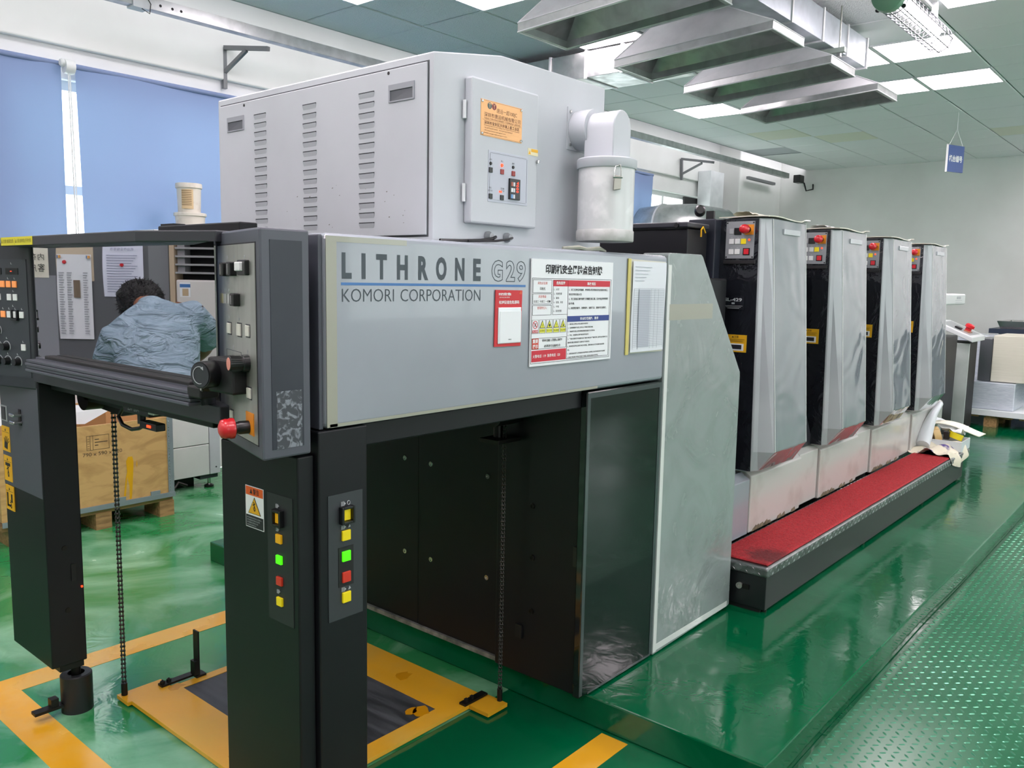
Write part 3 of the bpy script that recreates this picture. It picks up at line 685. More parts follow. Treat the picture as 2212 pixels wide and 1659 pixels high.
text(k, '深圳市唐运机械有限公司', F, 1.875, 2.041, 2.0305, 2.0435, w_); text(k, 'TANG YUN MACHINERY COMPANY LIMITED', F, 1.875, 2.041, 2.0235, 2.0285, w_)
text(k, '深圳市宝安区沙井镇上星工业区', F, 1.875, 2.036, 2.009, 2.019, w_, .01)
for i, s_ in enumerate(('Shangxing Industrial Zone, Shajing Town, Baoan District, Shenzhen', 'TEL:(0755)33736969   FAX:(0755)77339527', 'URL:http://www.sztangyun.com', 'EMAIL:tangyun@sztangyun.com')):
    text(k, s_, F, 1.875, (2.036, 2.004, 1.972, 1.979)[i], 2.0035-.0072*i, 2.0075-.0072*i, w_)
k.box(1.868, 2.045, 2.0213, 2.0217, .001, w_, F)
a = M(); a.box(1.863, 2.047, 1.977, 1.9776, .001, .0017, F).box(1.863, 2.047, 2.0764, 2.077, .001, .0017, F)
k.ob('plate_lettering', mat('brown_print', '#5c3a28', .6), cd_, recalc=False); a.ob('plate_border', MATS['brown_print'], cd_)
for c, cc, ch in ((1.8985, '#4a5a58', 'T'), (1.9185, '#7a2c34', 'Y')):
    o = M().lathe([(0, 0), (.0095, 0), (.0095, .0004), (0, .0004)], F(c, 2.064, .0016), F.n, 24).ob('plate_emblem', mat('emblem_'+ch, cc, .5), cd_)
    a = M(); text(a, ch, F, c-.005, c+.005, 2.057, 2.071, .0022); a.ob('emblem_letter', mat('emblem_letter_tan', '#d0a878', .5), cd_, recalc=False)
cp = M().box(1.897, 2.0825, 1.786, 1.937, 0, .0015, F).ob('keypad_plate', mat('keypad_grey', '#b4b9c4', .5), cd_, bevel=.0006)
k = M()
for a, b, c, d in ((1.905, 2.0745, 1.9300, 1.9304), (1.905, 2.0745, 1.7926, 1.793), (1.903, 1.9034, 1.795, 1.928), (2.0762, 2.0766, 1.795, 1.928)): k.box(a, b, c, d, .001, .002, F)
for s_, u, v in (('启动', 1.906, 1.910), ('停止', 1.958, 1.910), ('故障', 2.010, 1.909), ('模式', 1.906, 1.827), ('自动 手动', 1.906, 1.8185), ('压力调整', 1.962, 1.829), ('1 2 3', 1.960, 1.822)):
    h = .0026; wd = .0055*(1+.25*(len(s_)-2)); text(k, s_, F, u-wd, u+wd, v-h, v+h, .002)
k.ob('keypad_print', INK, cd_, recalc=False)
for u, v, m in ((1.906, 1.898, RUBBER), (1.9575, 1.898, LEDR), (2.010, 1.898, RUBBER)): M().lathe([(0, 0), (.0052, 0), (.0045, .003), (0, .004)], F(u, v, .0015), F.n, 16).ob('pilot_light', m, cd_, smooth=True)
for u, v, m in ((1.906, 1.879, RUBBER), (1.958, 1.879, mat('dark_red_key', '#8a2a24', .4)), (2.011, 1.879, MATS['dark_red_key']), (1.907, 1.802, RUBBER), (1.959, 1.802, RUBBER)):
    M().box(u-.0075, u+.0075, v-.0075, v+.0075, .001, .005, F).ob('key', m, cd_, bevel=.001)
M().box(1.947, 1.958, 1.8165, 1.8215, .001, .003, F).ob('bar_light', LEDR, cd_)
M().box(1.990, 2.040, 1.800, 1.863, .001, .008, F).ob('timer', RUBBER, cd_, bevel=.001)
for v, m in ((1.846, mat('timer_key_red', '#a05a48', .4)), (1.828, WBTN), (1.809, mat('timer_key_blue', '#6a9ac8', .4))):
    M().box(1.995, 2.003, v-.006, v+.006, .007, .0095, F).ob('timer_key', m, cd_); M().box(2.005, 2.013, v-.006, v+.006, .007, .0095, F).ob('timer_key', mat('timer_key_grey', '#c0c4c8', .4), cd_)
k = M(); text(k, '4', F, 2.022, 2.031, 1.846, 1.855, .0085)
for i in range(3): text(k, '0', F, 2.020+.0*i, 2.031, 1.839-.0085*i, 1.845-.0085*i, .0085)
k.ob('timer_digits', LEDR, cd_, recalc=False)
M().box(2.082, 2.132, 1.945, 1.966, 0, .001, F).ob('caution_tag', mat('caution_cream', '#d8cfa8', .5), cd_)
k = M(); k.box(2.098, 2.131, 1.956, 1.965, .0008, .0014, F).prism([(2.085, 1.948), (2.096, 1.948), (2.0905, 1.960)], .0008, .0014, F); k.ob('caution_yellow', LBLY, cd_)
M().lathe([(0, 0), (.006, 0), (.005, .008), (0, .009)], F(2.128, 1.928, 0), F.n, 12).ob('door_lock', CHROME, cd_, smooth=True)
F = SY(1.75)
fl = M().box(2.325, 2.465, 1.996, 2.136, 0, .004, F).ob('flange_plate', WHITE, K)
for u in (2.338, 2.452):
    for v in (2.012, 2.12): M().lathe([(0, 0), (.006, 0), (.005, .005), (0, .006)], F(u, v, .004), F.n, 8).ob('flange_screw', CHROME, fl, smooth=True)
for u in (1.933, 2.022): M().lathe([(.015, 0), (.015, .008), (.011, .014), (.010, .020), (0, .020)], F(u, 1.685, 0), F.n, 18).ob('cable_gland', mat('gland_grey', '#9da1a4', .4), K, smooth=True)
M().tube([(1.95, 1.73, 1.683), (1.92, 1.715, 1.676), (1.86, 1.71, 1.668), (1.78, 1.71, 1.663), (1.70, 1.72, 1.661)], .005, 8).ob('cable', RUBBER, K, smooth=True)
M().tube([(2.03, 1.73, 1.684), (1.99, 1.715, 1.677), (1.93, 1.71, 1.670), (1.80, 1.705, 1.664)], .0035, 8).ob('cable', RUBBER, K, smooth=True)

# ------------------------------------------------------------------ powder canister hung on the cabinet side
Q = thing('dust_canister', 'white cylindrical dust canister with a clip, hanging under a fat elbow pipe', 'canister', (2.395, 1.63, 1.69))
a = M(); a.lathe([(.067, 0), (.067, .066)], (2.395, 1.7455, 2.064), (0, -1, 0), 32)
prof = [(2.343, 1.955)]+[(2.395-.052*math.cos(PI*i/16), 2.058+.058*math.sin(PI*i/16)) for i in range(17)]+[(2.447, 1.955)]
a.ob('pipe', WHITE, Q, smooth=True)
M().prism(prof, 1.572, 1.690, axes='uwv').ob('elbow', WHITE, Q, bevel=.004, smooth=30)
c = (2.395, 1.63, 0)
M().lathe([(.099, 1.927), (.101, 1.930), (.101, 1.956), (.097, 1.960), (0, 1.960)], c, (0, 0, 1), 48).ob('lid', WHITE, Q, smooth=40)
CAN = mat('dusty_canister', '#c4c8c8', .3, c2='#d8dada', ns=9, nd=7, lo=.5, hi=.6, coat=.3)
M().lathe([(.0945, 1.725), (.0945, 1.928)], c, (0, 0, 1), 48).ob('drum', CAN, Q, smooth=40)
M().lathe([(0, 1.688), (.096, 1.688), (.0975, 1.691), (.0975, 1.722), (.0945, 1.726)], c, (0, 0, 1), 48).ob('bottom_band', mat('dusty_band', '#b8bab8', .5, c2='#a4a6a2', ns=25), Q, smooth=40)
an = math.radians(-127); px, py = 2.395+.099*math.cos(an), 1.63+.099*math.sin(an)
FC = Fr((px, py, 0), (-math.sin(an), math.cos(an), 0))
lt = M(); lt.prism([(-.012, 1.848), (.014, 1.853), (.016, 1.895), (-.010, 1.898)], .002, .008, FC); lt.ob('latch', mat('latch_steel', '#9c9890', .3, .9), Q, bevel=.002)
M().tube([FC(-.010, 1.885, .006), FC(-.009, 1.912, .007), FC(-.006, 1.925, .006), FC(.010, 1.932, .005), FC(.013, 1.915, .007), FC(.014, 1.888, .006)], .0018, 6).ob('latch_wire', CHROME, Q, smooth=True)
M().cyl(FC(-.014, 1.89, .007), FC(.018, 1.89, .007), .003, 8).ob('latch_pin', CHROME, Q)

# ------------------------------------------------------------------ notices on the side panel
F = SY(1.574)
rc = thing('red_notice_card', 'red card with a clear pocket holding a white slip, left of the big notice', 'card', (1.832, 1.574, 1.44))
M().add([F(1.775, 1.524, .001), F(1.8925, 1.523, .001), F(1.889, 1.361, .001), F(1.772, 1.363, .001), F(1.775, 1.524, .003), F(1.8925, 1.523, .003), F(1.889, 1.361, .003), F(1.772, 1.363, .003)],
        [(0, 1, 2, 3), (4, 5, 6, 7), (0, 1, 5, 4), (1, 2, 6, 5), (2, 3, 7, 6), (3, 0, 4, 7)]).ob('card', REDM, rc)
M().box(1.7855, 1.8855, 1.371, 1.474, .003, .006, F).ob('pocket', mat('pocket_plastic', '#d6dade', .15, coat=.5), rc, bevel=.001)
M().box(1.791, 1.8845, 1.374, 1.463, .0055, .0072, F).ob('slip', PAPER, rc)
k = M(); text(k, '松岗街道危险源码', F, 1.789, 1.878, 1.484, 1.494, .0036, .015); text(k, 'SZ应急', F, 1.787, 1.842, 1.508, 1.5165, .0036, .02); k.box(1.787, 1.842, 1.5125, 1.5135, .003, .0036, F); text(k, '深圳应急管理', F, 1.790, 1.835, 1.5015, 1.5045, .0036)
k.ob('card_lettering', WINK, rc, recalc=False)
k = M(); text(k, '印刷机', F, 1.828, 1.842, 1.380, 1.384, .0076); k.ob('slip_print', INK, rc, recalc=False)
k = M(); k.prism([(1.877, 1.512), (1.890, 1.512), (1.889, 1.521), (1.881, 1.521)], .003, .0036, F); k.ob('card_corner_print', mat('card_orange', '#d05030', .5), rc)

po = thing('safety_notice_board', 'large white printed safety notice with red and blue headings on the side panel', 'notice board', (2.15, 1.574, 1.46))
M().box(1.931, 2.362, 1.2955, 1.617, .001, .005, F).ob('board', PAPER, po)
W2 = .0056
k = M(); r = M(); b = M(); wv_ = M(); y_ = M()
text(k, '印刷机安全风险点告知牌', F, 1.997, 2.297, 1.573, 1.603, W2, .035)
def rect(m, a, b_, c, d, t_=.0011, w=W2):
    m.box(a, b_, c, c+t_, .0045, w, F).box(a, b_, d-t_, d, .0045, w, F).box(a, a+t_, c+t_, d-t_, .0045, w, F).box(b_-t_, b_, c+t_, d-t_, .0045, w, F)
rect(k, 1.934, 2.353, 1.3035, 1.560, .0012); rect(k, 1.938, 2.030, 1.516, 1.5555); rect(k, 1.938, 2.030, 1.482, 1.5135); rect(k, 1.938, 2.030, 1.449, 1.479)
rect(k, 2.036, 2.113, 1.449, 1.555); k.box(2.112, 2.1132, 1.308, 1.536, .0045, W2, F); k.box(2.345, 2.3462, 1.308, 1.555, .0045, W2, F); k.box(2.113, 2.346, 1.308, 1.3092, .0045, W2, F)
r.box(2.036, 2.3462, 1.5362, 1.5555, .0045, W2, F); b.box(2.1135, 2.345, 1.4255, 1.4435, .0045, W2, F); r.box(1.938, 2.110, 1.3085, 1.343, .0045, W2, F)
o_r = M().box(1.938, 1.9705, 1.3465, 1.380, .0045, W2, F); rect(k, 1.938, 2.110, 1.3465, 1.380)
text(wv_, '危险因素', F, 2.051, 2.096, 1.5415, 1.5515, W2+.0008, .02); text(wv_, '事故诱因', F, 2.214, 2.260, 1.5405, 1.5505, W2+.0008, .02); text(wv_, '安全防范措施、要求', F, 2.180, 2.282, 1.430, 1.4395, W2+.0008, .02)
text(wv_, '火警电话  119  急救电话  120', F, 1.943, 2.078, 1.3205, 1.3305, W2+.0008, .01); text(wv_, '重要', F, 1.9415, 1.967, 1.3655, 1.3775, W2+.0008, .02); text(wv_, '提示', F, 1.9415, 1.967, 1.3495, 1.3615, W2+.0008, .02)
o2 = M()
for s_, u, v, n_ in (('风险点名称', 1.984, 1.545, .0235), ('风险等级', 1.984, 1.505, .0185), ('管理责任人:', 1.984, 1.471, .0235)): text(o2, s_, F, u-n_, u+n_, v-.0042, v+.0042, W2)
text(k, '印刷机', F, 1.971, 1.998, 1.524, 1.533, W2); text(k, '高度□  中度□  一般■', F, 1.943, 2.024, 1.4865, 1.494, W2)
for i, s_ in enumerate(('1、火灾', '2、机械伤害', '3、触电', '4、碰撞、夹击', '5、中毒', '6、其他伤害')): text(k, s_, F, 2.040, 2.040+.0068*len(s_), 1.5235-.0132*i, 1.5305-.0132*i, W2)
for i, s_ in enumerate(('1、员工在岗位时吸烟、使用明火等,导致存放在场所内油墨、', '有机溶剂引起火灾;', '2、员工因违反操作规程,不佩戴防毒口罩、防护用品等导致职', '业中毒;', '3、未经培训操作、违章操作、指挥不当、误操作引发事故。')):
    text(k, s_, F, 2.117, min(2.117+.0078*len(s_), 2.340), 1.522-.0143*i, 1.5295-.0143*i, W2, .015)
for i, s_ in enumerate(('1、操作前上岗前,必须认真阅读说明书;', '2、定期清理操作台面上的灰尘,不得堆放易燃杂物;', '3、设备具开启前,必须详细检查确保设备处于正常状态;', '4、开机、关机操作必须按规定的程序进行;', '5、严禁在印刷时打开机器的安全门或防护罩,因为严禁把手伸入,操作台必须保持卫生,', '器材的位置,定期检查灭火器材处于可用状态;', '6、操作者规定岗位后,擅离岗位为的物品、擅动设备以及离手后操作,请必须关', '机;', '7、如果设备出现不正常现象和异常声响时,立即停机,先关闭电源,联系专业维修', '人员或技师处理,不得自行拆卸,待处理人员检修合格后方可使用。')):
    text(k, s_, F, 2.117, min(2.117+.0057*len(s_), 2.341), 1.4155-.0117*i, 1.421-.0117*i, W2, .015)
text(k, '非本设备人员禁止操作!', F, 1.988, 2.088, 1.368, 1.3765, W2, .015); text(k, '必须进行设备检点!', F, 1.998, 2.080, 1.3505, 1.359, W2, .015)
for i in range(5):
    u0 = 1.938+.0345*i; rect(k, u0, u0+.0305, 1.394, 1.4355, .0007); uc = u0+.0152
    if i == 0:
        for q_ in range(20):
            a, c_ = 2*PI*q_/20, 2*PI*(q_+1)/20
            r.prism([(uc+.0118*math.cos(a), 1.4205+.0118*math.sin(a)), (uc+.0118*math.cos(c_), 1.4205+.0118*math.sin(c_)), (uc+.0098*math.cos(c_), 1.4205+.0098*math.sin(c_)), (uc+.0098*math.cos(a), 1.4205+.0098*math.sin(a))], .0045, W2, F)
        r.prism([(uc-.0085, 1.4275), (uc-.007, 1.429), (uc+.0085, 1.4135), (uc+.007, 1.412)], .0045, W2+.0003, F); k.prism([(uc-.004, 1.416), (uc-.002, 1.4145), (uc+.005, 1.425), (uc+.003, 1.4265)], .0045, W2, F)
        r.box(u0+.002, u0+.0285, 1.396, 1.4045, .0045, W2, F); text(wv_, '禁止吸烟', F, u0+.003, u0+.0275, 1.3975, 1.4032, W2+.0005)
    else:
        k.prism([(uc-.0135, 1.4095), (uc+.0135, 1.4095), (uc, 1.434)], .0045, W2, F); y_.prism([(uc-.0105, 1.4113), (uc+.0105, 1.4113), (uc, 1.4305)], .0045, W2+.0004, F)
        text(k, '✕●!▲'[i-1] if i != 3 else '!', F, uc-(.0012 if i == 3 else .0038), uc+(.0012 if i == 3 else .0038), 1.4135, 1.4225, W2+.0009)
        y_.box(u0+.002, u0+.0285, 1.396, 1.4075, .0045, W2, F); text(k, ('当心机械伤人', '当心火灾', '当心触电', '当心中毒')[i-1], F, u0+.003, u0+.0275, 1.3995, 1.4045, W2+.0005)
for m_, mm, n_ in ((k, INK, 'black_lettering'), (r, mat('notice_red', '#c22034', .5), 'red_print'), (b, BLUEP, 'blue_heading'), (wv_, WINK, 'white_lettering'), (y_, mat('notice_yellow', '#d8d840', .5), 'yellow_signs'), (o_r, mat('notice_rust', '#c8402a', .5), 'rust_print'), (o2, MATS['notice_rust'], 'rust_lettering')):
    m_.ob(n_, mm, po, recalc=n_ in ('red_print', 'blue_heading', 'yellow_signs'))

cl = thing('paper_sheaf', 'clipped sheaf of printed forms taped beside the white corner guard', 'papers', (2.58, 1.574, 1.46))
M().box(2.4575, 2.475, 1.302, 1.634, .0005, .004, F).ob('tape_strip', mat('yellow_tape', '#c8bc6a', .4), cl)
M().prism([(2.476, 1.306), (2.704, 1.304), (2.708, 1.629), (2.472, 1.632)], .0005, .0035, F).ob('backing_sheet', mat('grimy_backing', '#c9c8b8', .5), cl)
sf = M().grid(12, 8, lambda u, v: F(2.481+.225*u-.003*v, 1.626-.316*v, .0085+.002*math.sin(u*5)*v+.001*math.sin(v*7)))
sf.ob('top_sheet', mat('thin_form_paper', '#d4d8de', .4, coat=.2), cl, recalc=False)
k = M()
for i in range(34):
    v = .30+.66*i/34; k.box(2.487, 2.69, 1.626-.316*v, 1.627-.316*v, .0118, .0122, F)
for u in (2.487, 2.52, 2.60, 2.625, 2.65, 2.69): k.box(u, u+.0007, 1.320, 1.530, .0118, .0122, F)
for i in range(5): k.box(2.49, 2.60-.012*i, 1.606-.012*i, 1.6075-.012*i, .0118, .0122, F)
k.ob('form_print', mat('form_grey', '#9097a0', .6), cl)
M().box(2.520, 2.595, 1.325, 1.528, .0114, .0117, F).ob('form_grey_columns', mat('form_tint', '#b0b5bf', .5), cl)
k = M(); k.tube([(2.12, 1.60, 1.656), (2.19, 1.59, 1.660), (2.25, 1.60, 1.657), (2.31, 1.592, 1.661), (2.36, 1.60, 1.655)], [.004, .007, .005, .008, .003], 6)
tag(k.ob('tape_scrap', TAPE, smooth=True), 'crumpled scrap of yellowed tape on the panel top edge', 'tape')

# ------------------------------------------------------------------ four printing units
FILMT = mat('wrinkled_film', '#858b90', .12, c2='#7c8388', ns=2.0, nd=3, lo=.4, hi=.65, r2=.24, coat=.8, bump=.5, bs=2.4, bd=.03, dist=1.8, bdet=1)
STRIP = mat('pale_corner_strip', '#a9adb0', .22, c2='#989ca0', ns=1.5, coat=.5)
COVER = mat('grimy_white_cover', '#bcbcb8', .25, c2='#aaa8a0', ns=4, nd=7, lo=.5, hi=.72, coat=.3, bump=.05, bs=6, bd=.01)
GRIME = mat('grease_stain', '#5c5244', .6, c2='#8a7c60', ns=30)
def unit():
    t = thing('printing_unit', 'first and nearest printing unit tower, with the model lettering on its black front', 'printing unit', (4.2, 2.4, .1), 'film-wrapped printing units in a row')
    M().box(3.79, 4.62, 1.96, 3.25, .112, 1.60).ob('unit_body', BLACK, t, bevel=.008)
    M().box(3.700, 3.79, 1.885, 2.03, .30, 1.862).ob('frame_column', mat('blue_black_enamel', '#242833', .45), t, bevel=.005)
    def ring(z, S_, A, B, C): return [(S_[0], S_[1], z), (S_[0]+.02, S_[1]-.018, z), (A[0], A[1], z), (B[0], B[1], z), (C[0], C[1], z), (C[0], 1.88, z), (3.765, 1.88, z)]
    rs = [ring(1.865, (3.762, 1.692), (3.812, 1.652), (4.222, 1.652), (4.25, 1.70)), ring(1.5, (3.761, 1.684), (3.815, 1.628), (4.222, 1.628), (4.25, 1.70)), ring(.755, (3.762, 1.668), (3.822, 1.582), (4.222, 1.582), (4.25, 1.69)), ring(.652, (3.772, 1.692), (3.822, 1.66), (4.222, 1.648), (4.24, 1.70))]
    tw = M()
    n = 7
    vs = [p for r in rs for p in r]; tw.add(vs, [], 0)
    for i in range(3):
        for j in range(n):
            a, b = i*n+j, i*n+(j+1) % n
            tw.f.append([a, b, b+n, a+n]); tw.mi.append(0 if j == 2 else 1)
    tw.f.append(list(range(n))); tw.mi.append(1); tw.f.append(list(range(3*n, 4*n))); tw.mi.append(1)
    o = tw.ob('tower_cover', [FILMT, STRIP], t, bevel=.006)
    M().add([(3.813, 1.6505, 1.862), (3.820, 1.650, 1.862), (3.830, 1.5805, .757), (3.823, 1.581, .757)], [(0, 1, 2, 3)]).ob('film_edge', SHEEN, o)
    M().add([(4.213, 1.6505, 1.862), (4.219, 1.650, 1.862), (4.219, 1.5805, .757), (4.213, 1.581, .757)], [(0, 1, 2, 3)]).ob('film_edge', SHEEN, o)
    sh = M().grid(14, 8, lambda u, v: (3.752+.505*u, 1.645+.25*v, 1.868+.004*math.sin(u*7+v*4)*(1-v)+.008*(v < .01)*(u > .8)))
    sh.ob('film_top', mat('film_top_ivory', '#d6d4c4', .25, coat=.4), t, recalc=False).modifiers.new('thick', 'SOLIDIFY').thickness = -.005
    M().box(3.93, 4.125, 1.640, 1.652, 1.795, 1.822).ob('badge', mat('badge_silver', '#c8ccd0', .2, .5), t, bevel=.002)
    F = SX(3.762)
    df = M().add([F(-1.885, 1.862), F(-1.695, 1.862), F(-1.672, .66), F(-1.885, .66), F(-1.885, 1.862, .004), F(-1.695, 1.862, .004), F(-1.672, .66, .004), F(-1.885, .66, .004)],
                 [(0, 1, 2, 3), (4, 5, 6, 7), (0, 1, 5, 4), (1, 2, 6, 5), (2, 3, 7, 6), (3, 0, 4, 7)]).ob('black_front', mat('film_covered_black', '#17191e', .1, c2='#1c1f25', coat=.7, bump=.3, bs=4, bd=.03, dist=3), t)
    F = SX(3.758)
    cp = M().box(-1.856, -1.712, 1.676, 1.850, -.001, .003, F).ob('control_panel', mat('unit_panel_grey', '#8b8f92', .35), t, bevel=.001)
    for u in (-1.850, -1.718):
        for v in (1.683, 1.843): M().lathe([(0, 0), (.004, 0), (.0035, .002), (0, .0025)], F(u, v, .003), F.n, 8).ob('panel_screw', RUBBER, cp)
    M().box(-1.838, -1.816, 1.792, 1.816, .002, .005, F).ob('button', mat('grey_unlit', '#a4a8aa', .4), cp, bevel=.001)
    M().box(-1.813, -1.777, 1.788, 1.820, .002, .008, F).ob('counter_window', RUBBER, cp, bevel=.001)
    for u, v, m in ((-1.837, 1.744, WBTN), (-1.8065, 1.744, WBTN), (-1.777, 1.744, YEL), (-1.837, 1.696, WBTN), (-1.8065, 1.696, WBTN)):
        M().box(u, u+.0245, v, v+.0245, .002, .007, F).ob('button', m, cp, bevel=.001)
    M().box(-1.765, -1.731, 1.692, 1.725, .002, .005, F).ob('button_rim', RUBBER, cp); M().box(-1.760, -1.736, 1.696, 1.721, .004, .009, F).ob('button', mat('bright_red_button', '#c42430', .35, emit='#c42430', es=.1), cp, bevel=.001)
    M().box(-1.760, -1.716, 1.787, 1.834, .002, .005, F).ob('stop_plate', ORANGE, cp)
    estop(F(-1.7435, 1.811, .003), F.n, cp, 1.1)
    M().lathe([(0, 0), (.005, 0), (.004, .003), (0, .004)], F(-1.737, 1.763, .003), F.n, 10).ob('pilot_light', LEDR, cp)
    k = M(); k.box(-1.743, -1.731, 1.743, 1.744, .002, .0038, F).box(-1.743, -1.7425, 1.743, 1.770, .002, .0038, F).box(-1.7315, -1.731, 1.743, 1.770, .002, .0038, F)
    for u in (-1.825, -1.794, -1.765): k.box(u-.004, u+.004, 1.773, 1.7755, .002, .0038, F)
    for u in (-1.825, -1.794): k.box(u-.004, u+.004, 1.725, 1.7275, .002, .0038, F)
    k.ob('panel_marks', LINK, cp)
    M().box(-1.86, -1.70, 1.650, 1.668, 0, .012, F).ob('grip_ledge', SOOT, t, bevel=.002)
    wl_ = M().box(-1.835, -1.724, 1.231, 1.314, -.001, .002, F).ob('warning_label', LBLY, t)
    k = M(); text(k, '▲注意', F, -1.800, -1.765, 1.299, 1.309, .003); k.box(-1.83, -1.735, 1.291, 1.2925, .001, .003, F).box(-1.83, -1.745, 1.285, 1.286, .001, .003, F).box(-1.83, -1.74, 1.2805, 1.2815, .001, .003, F)
    k.ob('label_print', INK, wl_, recalc=False)
    M().box(-1.832, -1.738, 1.238, 1.272, .001, .0028, F).ob('label_window', WINK, wl_); M().box(-1.830, -1.748, 1.245, 1.266, .002, .0034, F).ob('label_window_dark', DARKG, wl_)
    lc = M().prism([(1.70, .328), (1.70, .615), (1.745, .645), (1.80, .645), (1.80, .328)], 3.842, 4.49, axes='vwu').ob('lower_cover', COVER, t, bevel=.006)
    l2 = M().prism([(1.712, .335), (1.712, .625), (1.750, .650), (1.80, .650), (1.80, .335)], 4.493, 4.762, axes='vwu').ob('lower_cover', COVER, t, bevel=.004)
    a = M(); rr = random.Random(3)
    for i in range(9):
        x = 3.87+rr.random()*.6; a.prism([(x, .33), (x+.06, .33), (x+.05, .345+rr.random()*.012), (x+.01, .336+rr.random()*.015)], 1.698, 1.701, axes='uwv')
    a.ob('grease_marks', GRIME, lc, kind='stuff')
    M().prism([(4.46, .652), (4.758, .652), (4.70, .70), (4.46, 1.06)], 1.735, 1.85, axes='uwv').ob('wedge_guard', DARKG, t, bevel=.003)
    M().box(4.25, 4.63, 1.80, 1.96, .655, 1.60).ob('unit_side', SOOT, t)
    return t
U = unit()
for i, lb in ((1, 'second printing unit tower from the near end, wrapped in wrinkled film'), (2, 'third printing unit tower, with a yellowish torn patch under its film'), (3, 'fourth and farthest printing unit tower, before the feeder console')):
    dup(U, (.93*i, 0, 0), lb)
U2 = [o for o in COL.objects if o.name.startswith('printing_unit') and o.get('label', '').startswith('third')][0]
M().add([(5.70, 1.592, .742), (6.06, 1.592, .742), (6.06, 1.636, .668), (5.73, 1.640, .668), (5.70, 1.599, .742), (6.06, 1.599, .742), (6.06, 1.643, .668), (5.73, 1.647, .668)], [(0, 1, 2, 3), (4, 5, 6, 7), (0, 1, 5, 4), (1, 2, 6, 5), (2, 3, 7, 6), (3, 0, 4, 7)]).ob('torn_patch', mat('torn_film_patch', '#9c9470', .4, c2='#4c4836', ns=9, lo=.48, hi=.52), U2)
F = SX(3.755)
k = M(); text(k, 'SL-429', F, -1.846, -1.756, 1.473, 1.489, .0036, .03); text(k, '▰▰', F, -1.808, -1.792, 1.460, 1.468, .0036)
for i in range(3): k.box(-1.845+.008*i, -1.752-.008*i, 1.451-.006*i, 1.4525-.006*i, .002, .0036, F)
o = k.ob('model_lettering', LINK, U, recalc=False)
M().box(-1.850, -1.745, 1.434, 1.500, .0, .0025, F).ob('model_plate', mat('model_plate_black', '#1c1e24', .2, coat=.5), U)
M().box(3.705, 3.72, 1.90, 1.94, 1.862, 1.90).ob('catch_block', RUBBER, U)
a = M(); a.lathe([(.0, 0), (.022, 0), (.026, .01), (.026, .03), (.018, .04), (0, .04)], (3.62, 1.93, 1.888), (-.8, -.5, .2), 20).ob('cap_knob', RUBBER, U, smooth=40)
cz = M().grid(16, 6, lambda u, v: (3.74+.32*u, 1.72+.10*v, 1.880+.016*math.sin(PI*v)*(1-.6*u)+.004*math.sin(u*14+v*9)))
tag(cz.ob('folded_cloth', IVORY, smooth=60, recalc=False), 'folded cream cloth lying on top of the nearest tower', 'cloth')
cz = M().grid(16, 6, lambda u, v: (4.70+.30*u, 1.72+.10*v, 1.880+.013*math.sin(PI*v)*(1-.6*u)+.004*math.sin(u*14+v*9)))
tag(cz.ob('folded_cloth', PAPER, smooth=60, recalc=False), 'folded white cloth lying on top of the second tower', 'cloth')

# ------------------------------------------------------------------ step along the units, its red mat and the things on its end
ST = thing('foot_step', 'long black foot step with a tread-plate top, along the printing units', 'step', (5.3, 1.56, .108))
TRD = mat('tread_plate_steel', '#8f9392', .34, .9, c2='#6c706f', ns=12)
M().box(3.418, 7.2, 1.412, 1.70, .277, .324).ob('tread_top', TRD, ST, bevel=.012, segs=3)
M().box(3.432, 7.05, 1.424, 1.695, .125, .277).ob('frame', mat('step_frame_black', '#191c1e', .3), ST, bevel=.004)
M().box(3.44, 6.9, 1.45, 1.69, .108, .125).ob('base_rail', SOOT, ST)
for x in (3.47, 4.8, 6.0, 6.95): M().cyl((x, 1.445, .108), (x, 1.445, .15), .014, 10).ob('foot', IRON, ST)
lg = M()
def lugv(m, p, a, fr, L=.011, W=.003, H=.002):
    c, s = math.cos(a), math.sin(a)
    pts = [(-L, 0, 0), (0, -W, 0), (L, 0, 0), (0, W, 0), (0, 0, H)]
    m.add([fr(p[0]+q_[0]*c-q_[1]*s, p[1]+q_[0]*s+q_[1]*c, q_[2]) for q_ in pts], [(0, 1, 4), (1, 2, 4), (2, 3, 4), (3, 0, 4)])
FR1 = SY(1.412); FR2 = SX(3.418)
for i in range(125):
    for j, v in enumerate((.2905, .311)): lugv(lg, (3.44+.03*i+.008*j, v), (PI/4 if (i+j) % 2 else -PI/4), FR1)
for i in range(9):
    for j, v in enumerate((.2905, .311)): lugv(lg, (-1.69+.03*i, v), (PI/4 if (i+j) % 2 else -PI/4), FR2)
for i in range(120): lugv(lg, (3.46+.03*i, 1.69, ), (PI/4 if i % 2 else -PI/4), Fr((0, 0, .324), (1, 0, 0), (0, 1, 0)))
lg.ob('tread_lugs', TRD, ST, kind='stuff', recalc=False)
M().lathe([(.014, 0), (.014, .012), (.008, .012), (.008, .004), (0, .004)], (3.432, 1.545, .215), (-1, 0, 0), 16).ob('pipe_end', STEEL, ST, smooth=40)
M().box(3.424, 3.432, 1.50, 1.53, .205, .225).ob('valve_plate', IRON, ST)
rm = thing('red_mat', 'long red loop-pile mat lying on the step, smudged at its near end', 'mat', (5.0, 1.55, .325))
MATR = mat('red_loop_pile', '#b01e26', .85, c2='#84151c', ns=160, nd=2, lo=.35, hi=.7, bump=.5, bs=260, bd=.006)
nt = MATR.node_tree; P_ = nt.nodes['Principled BSDF']; lk = [l for l in nt.links if l.to_socket == P_.inputs['Base Color']][0]; src = lk.from_socket
tc = nt.nodes.new('ShaderNodeTexCoord'); vm = nt.nodes.new('ShaderNodeVectorMath'); vm.operation = 'DISTANCE'; vm.inputs[1].default_value = (3.56, 1.47, .335)
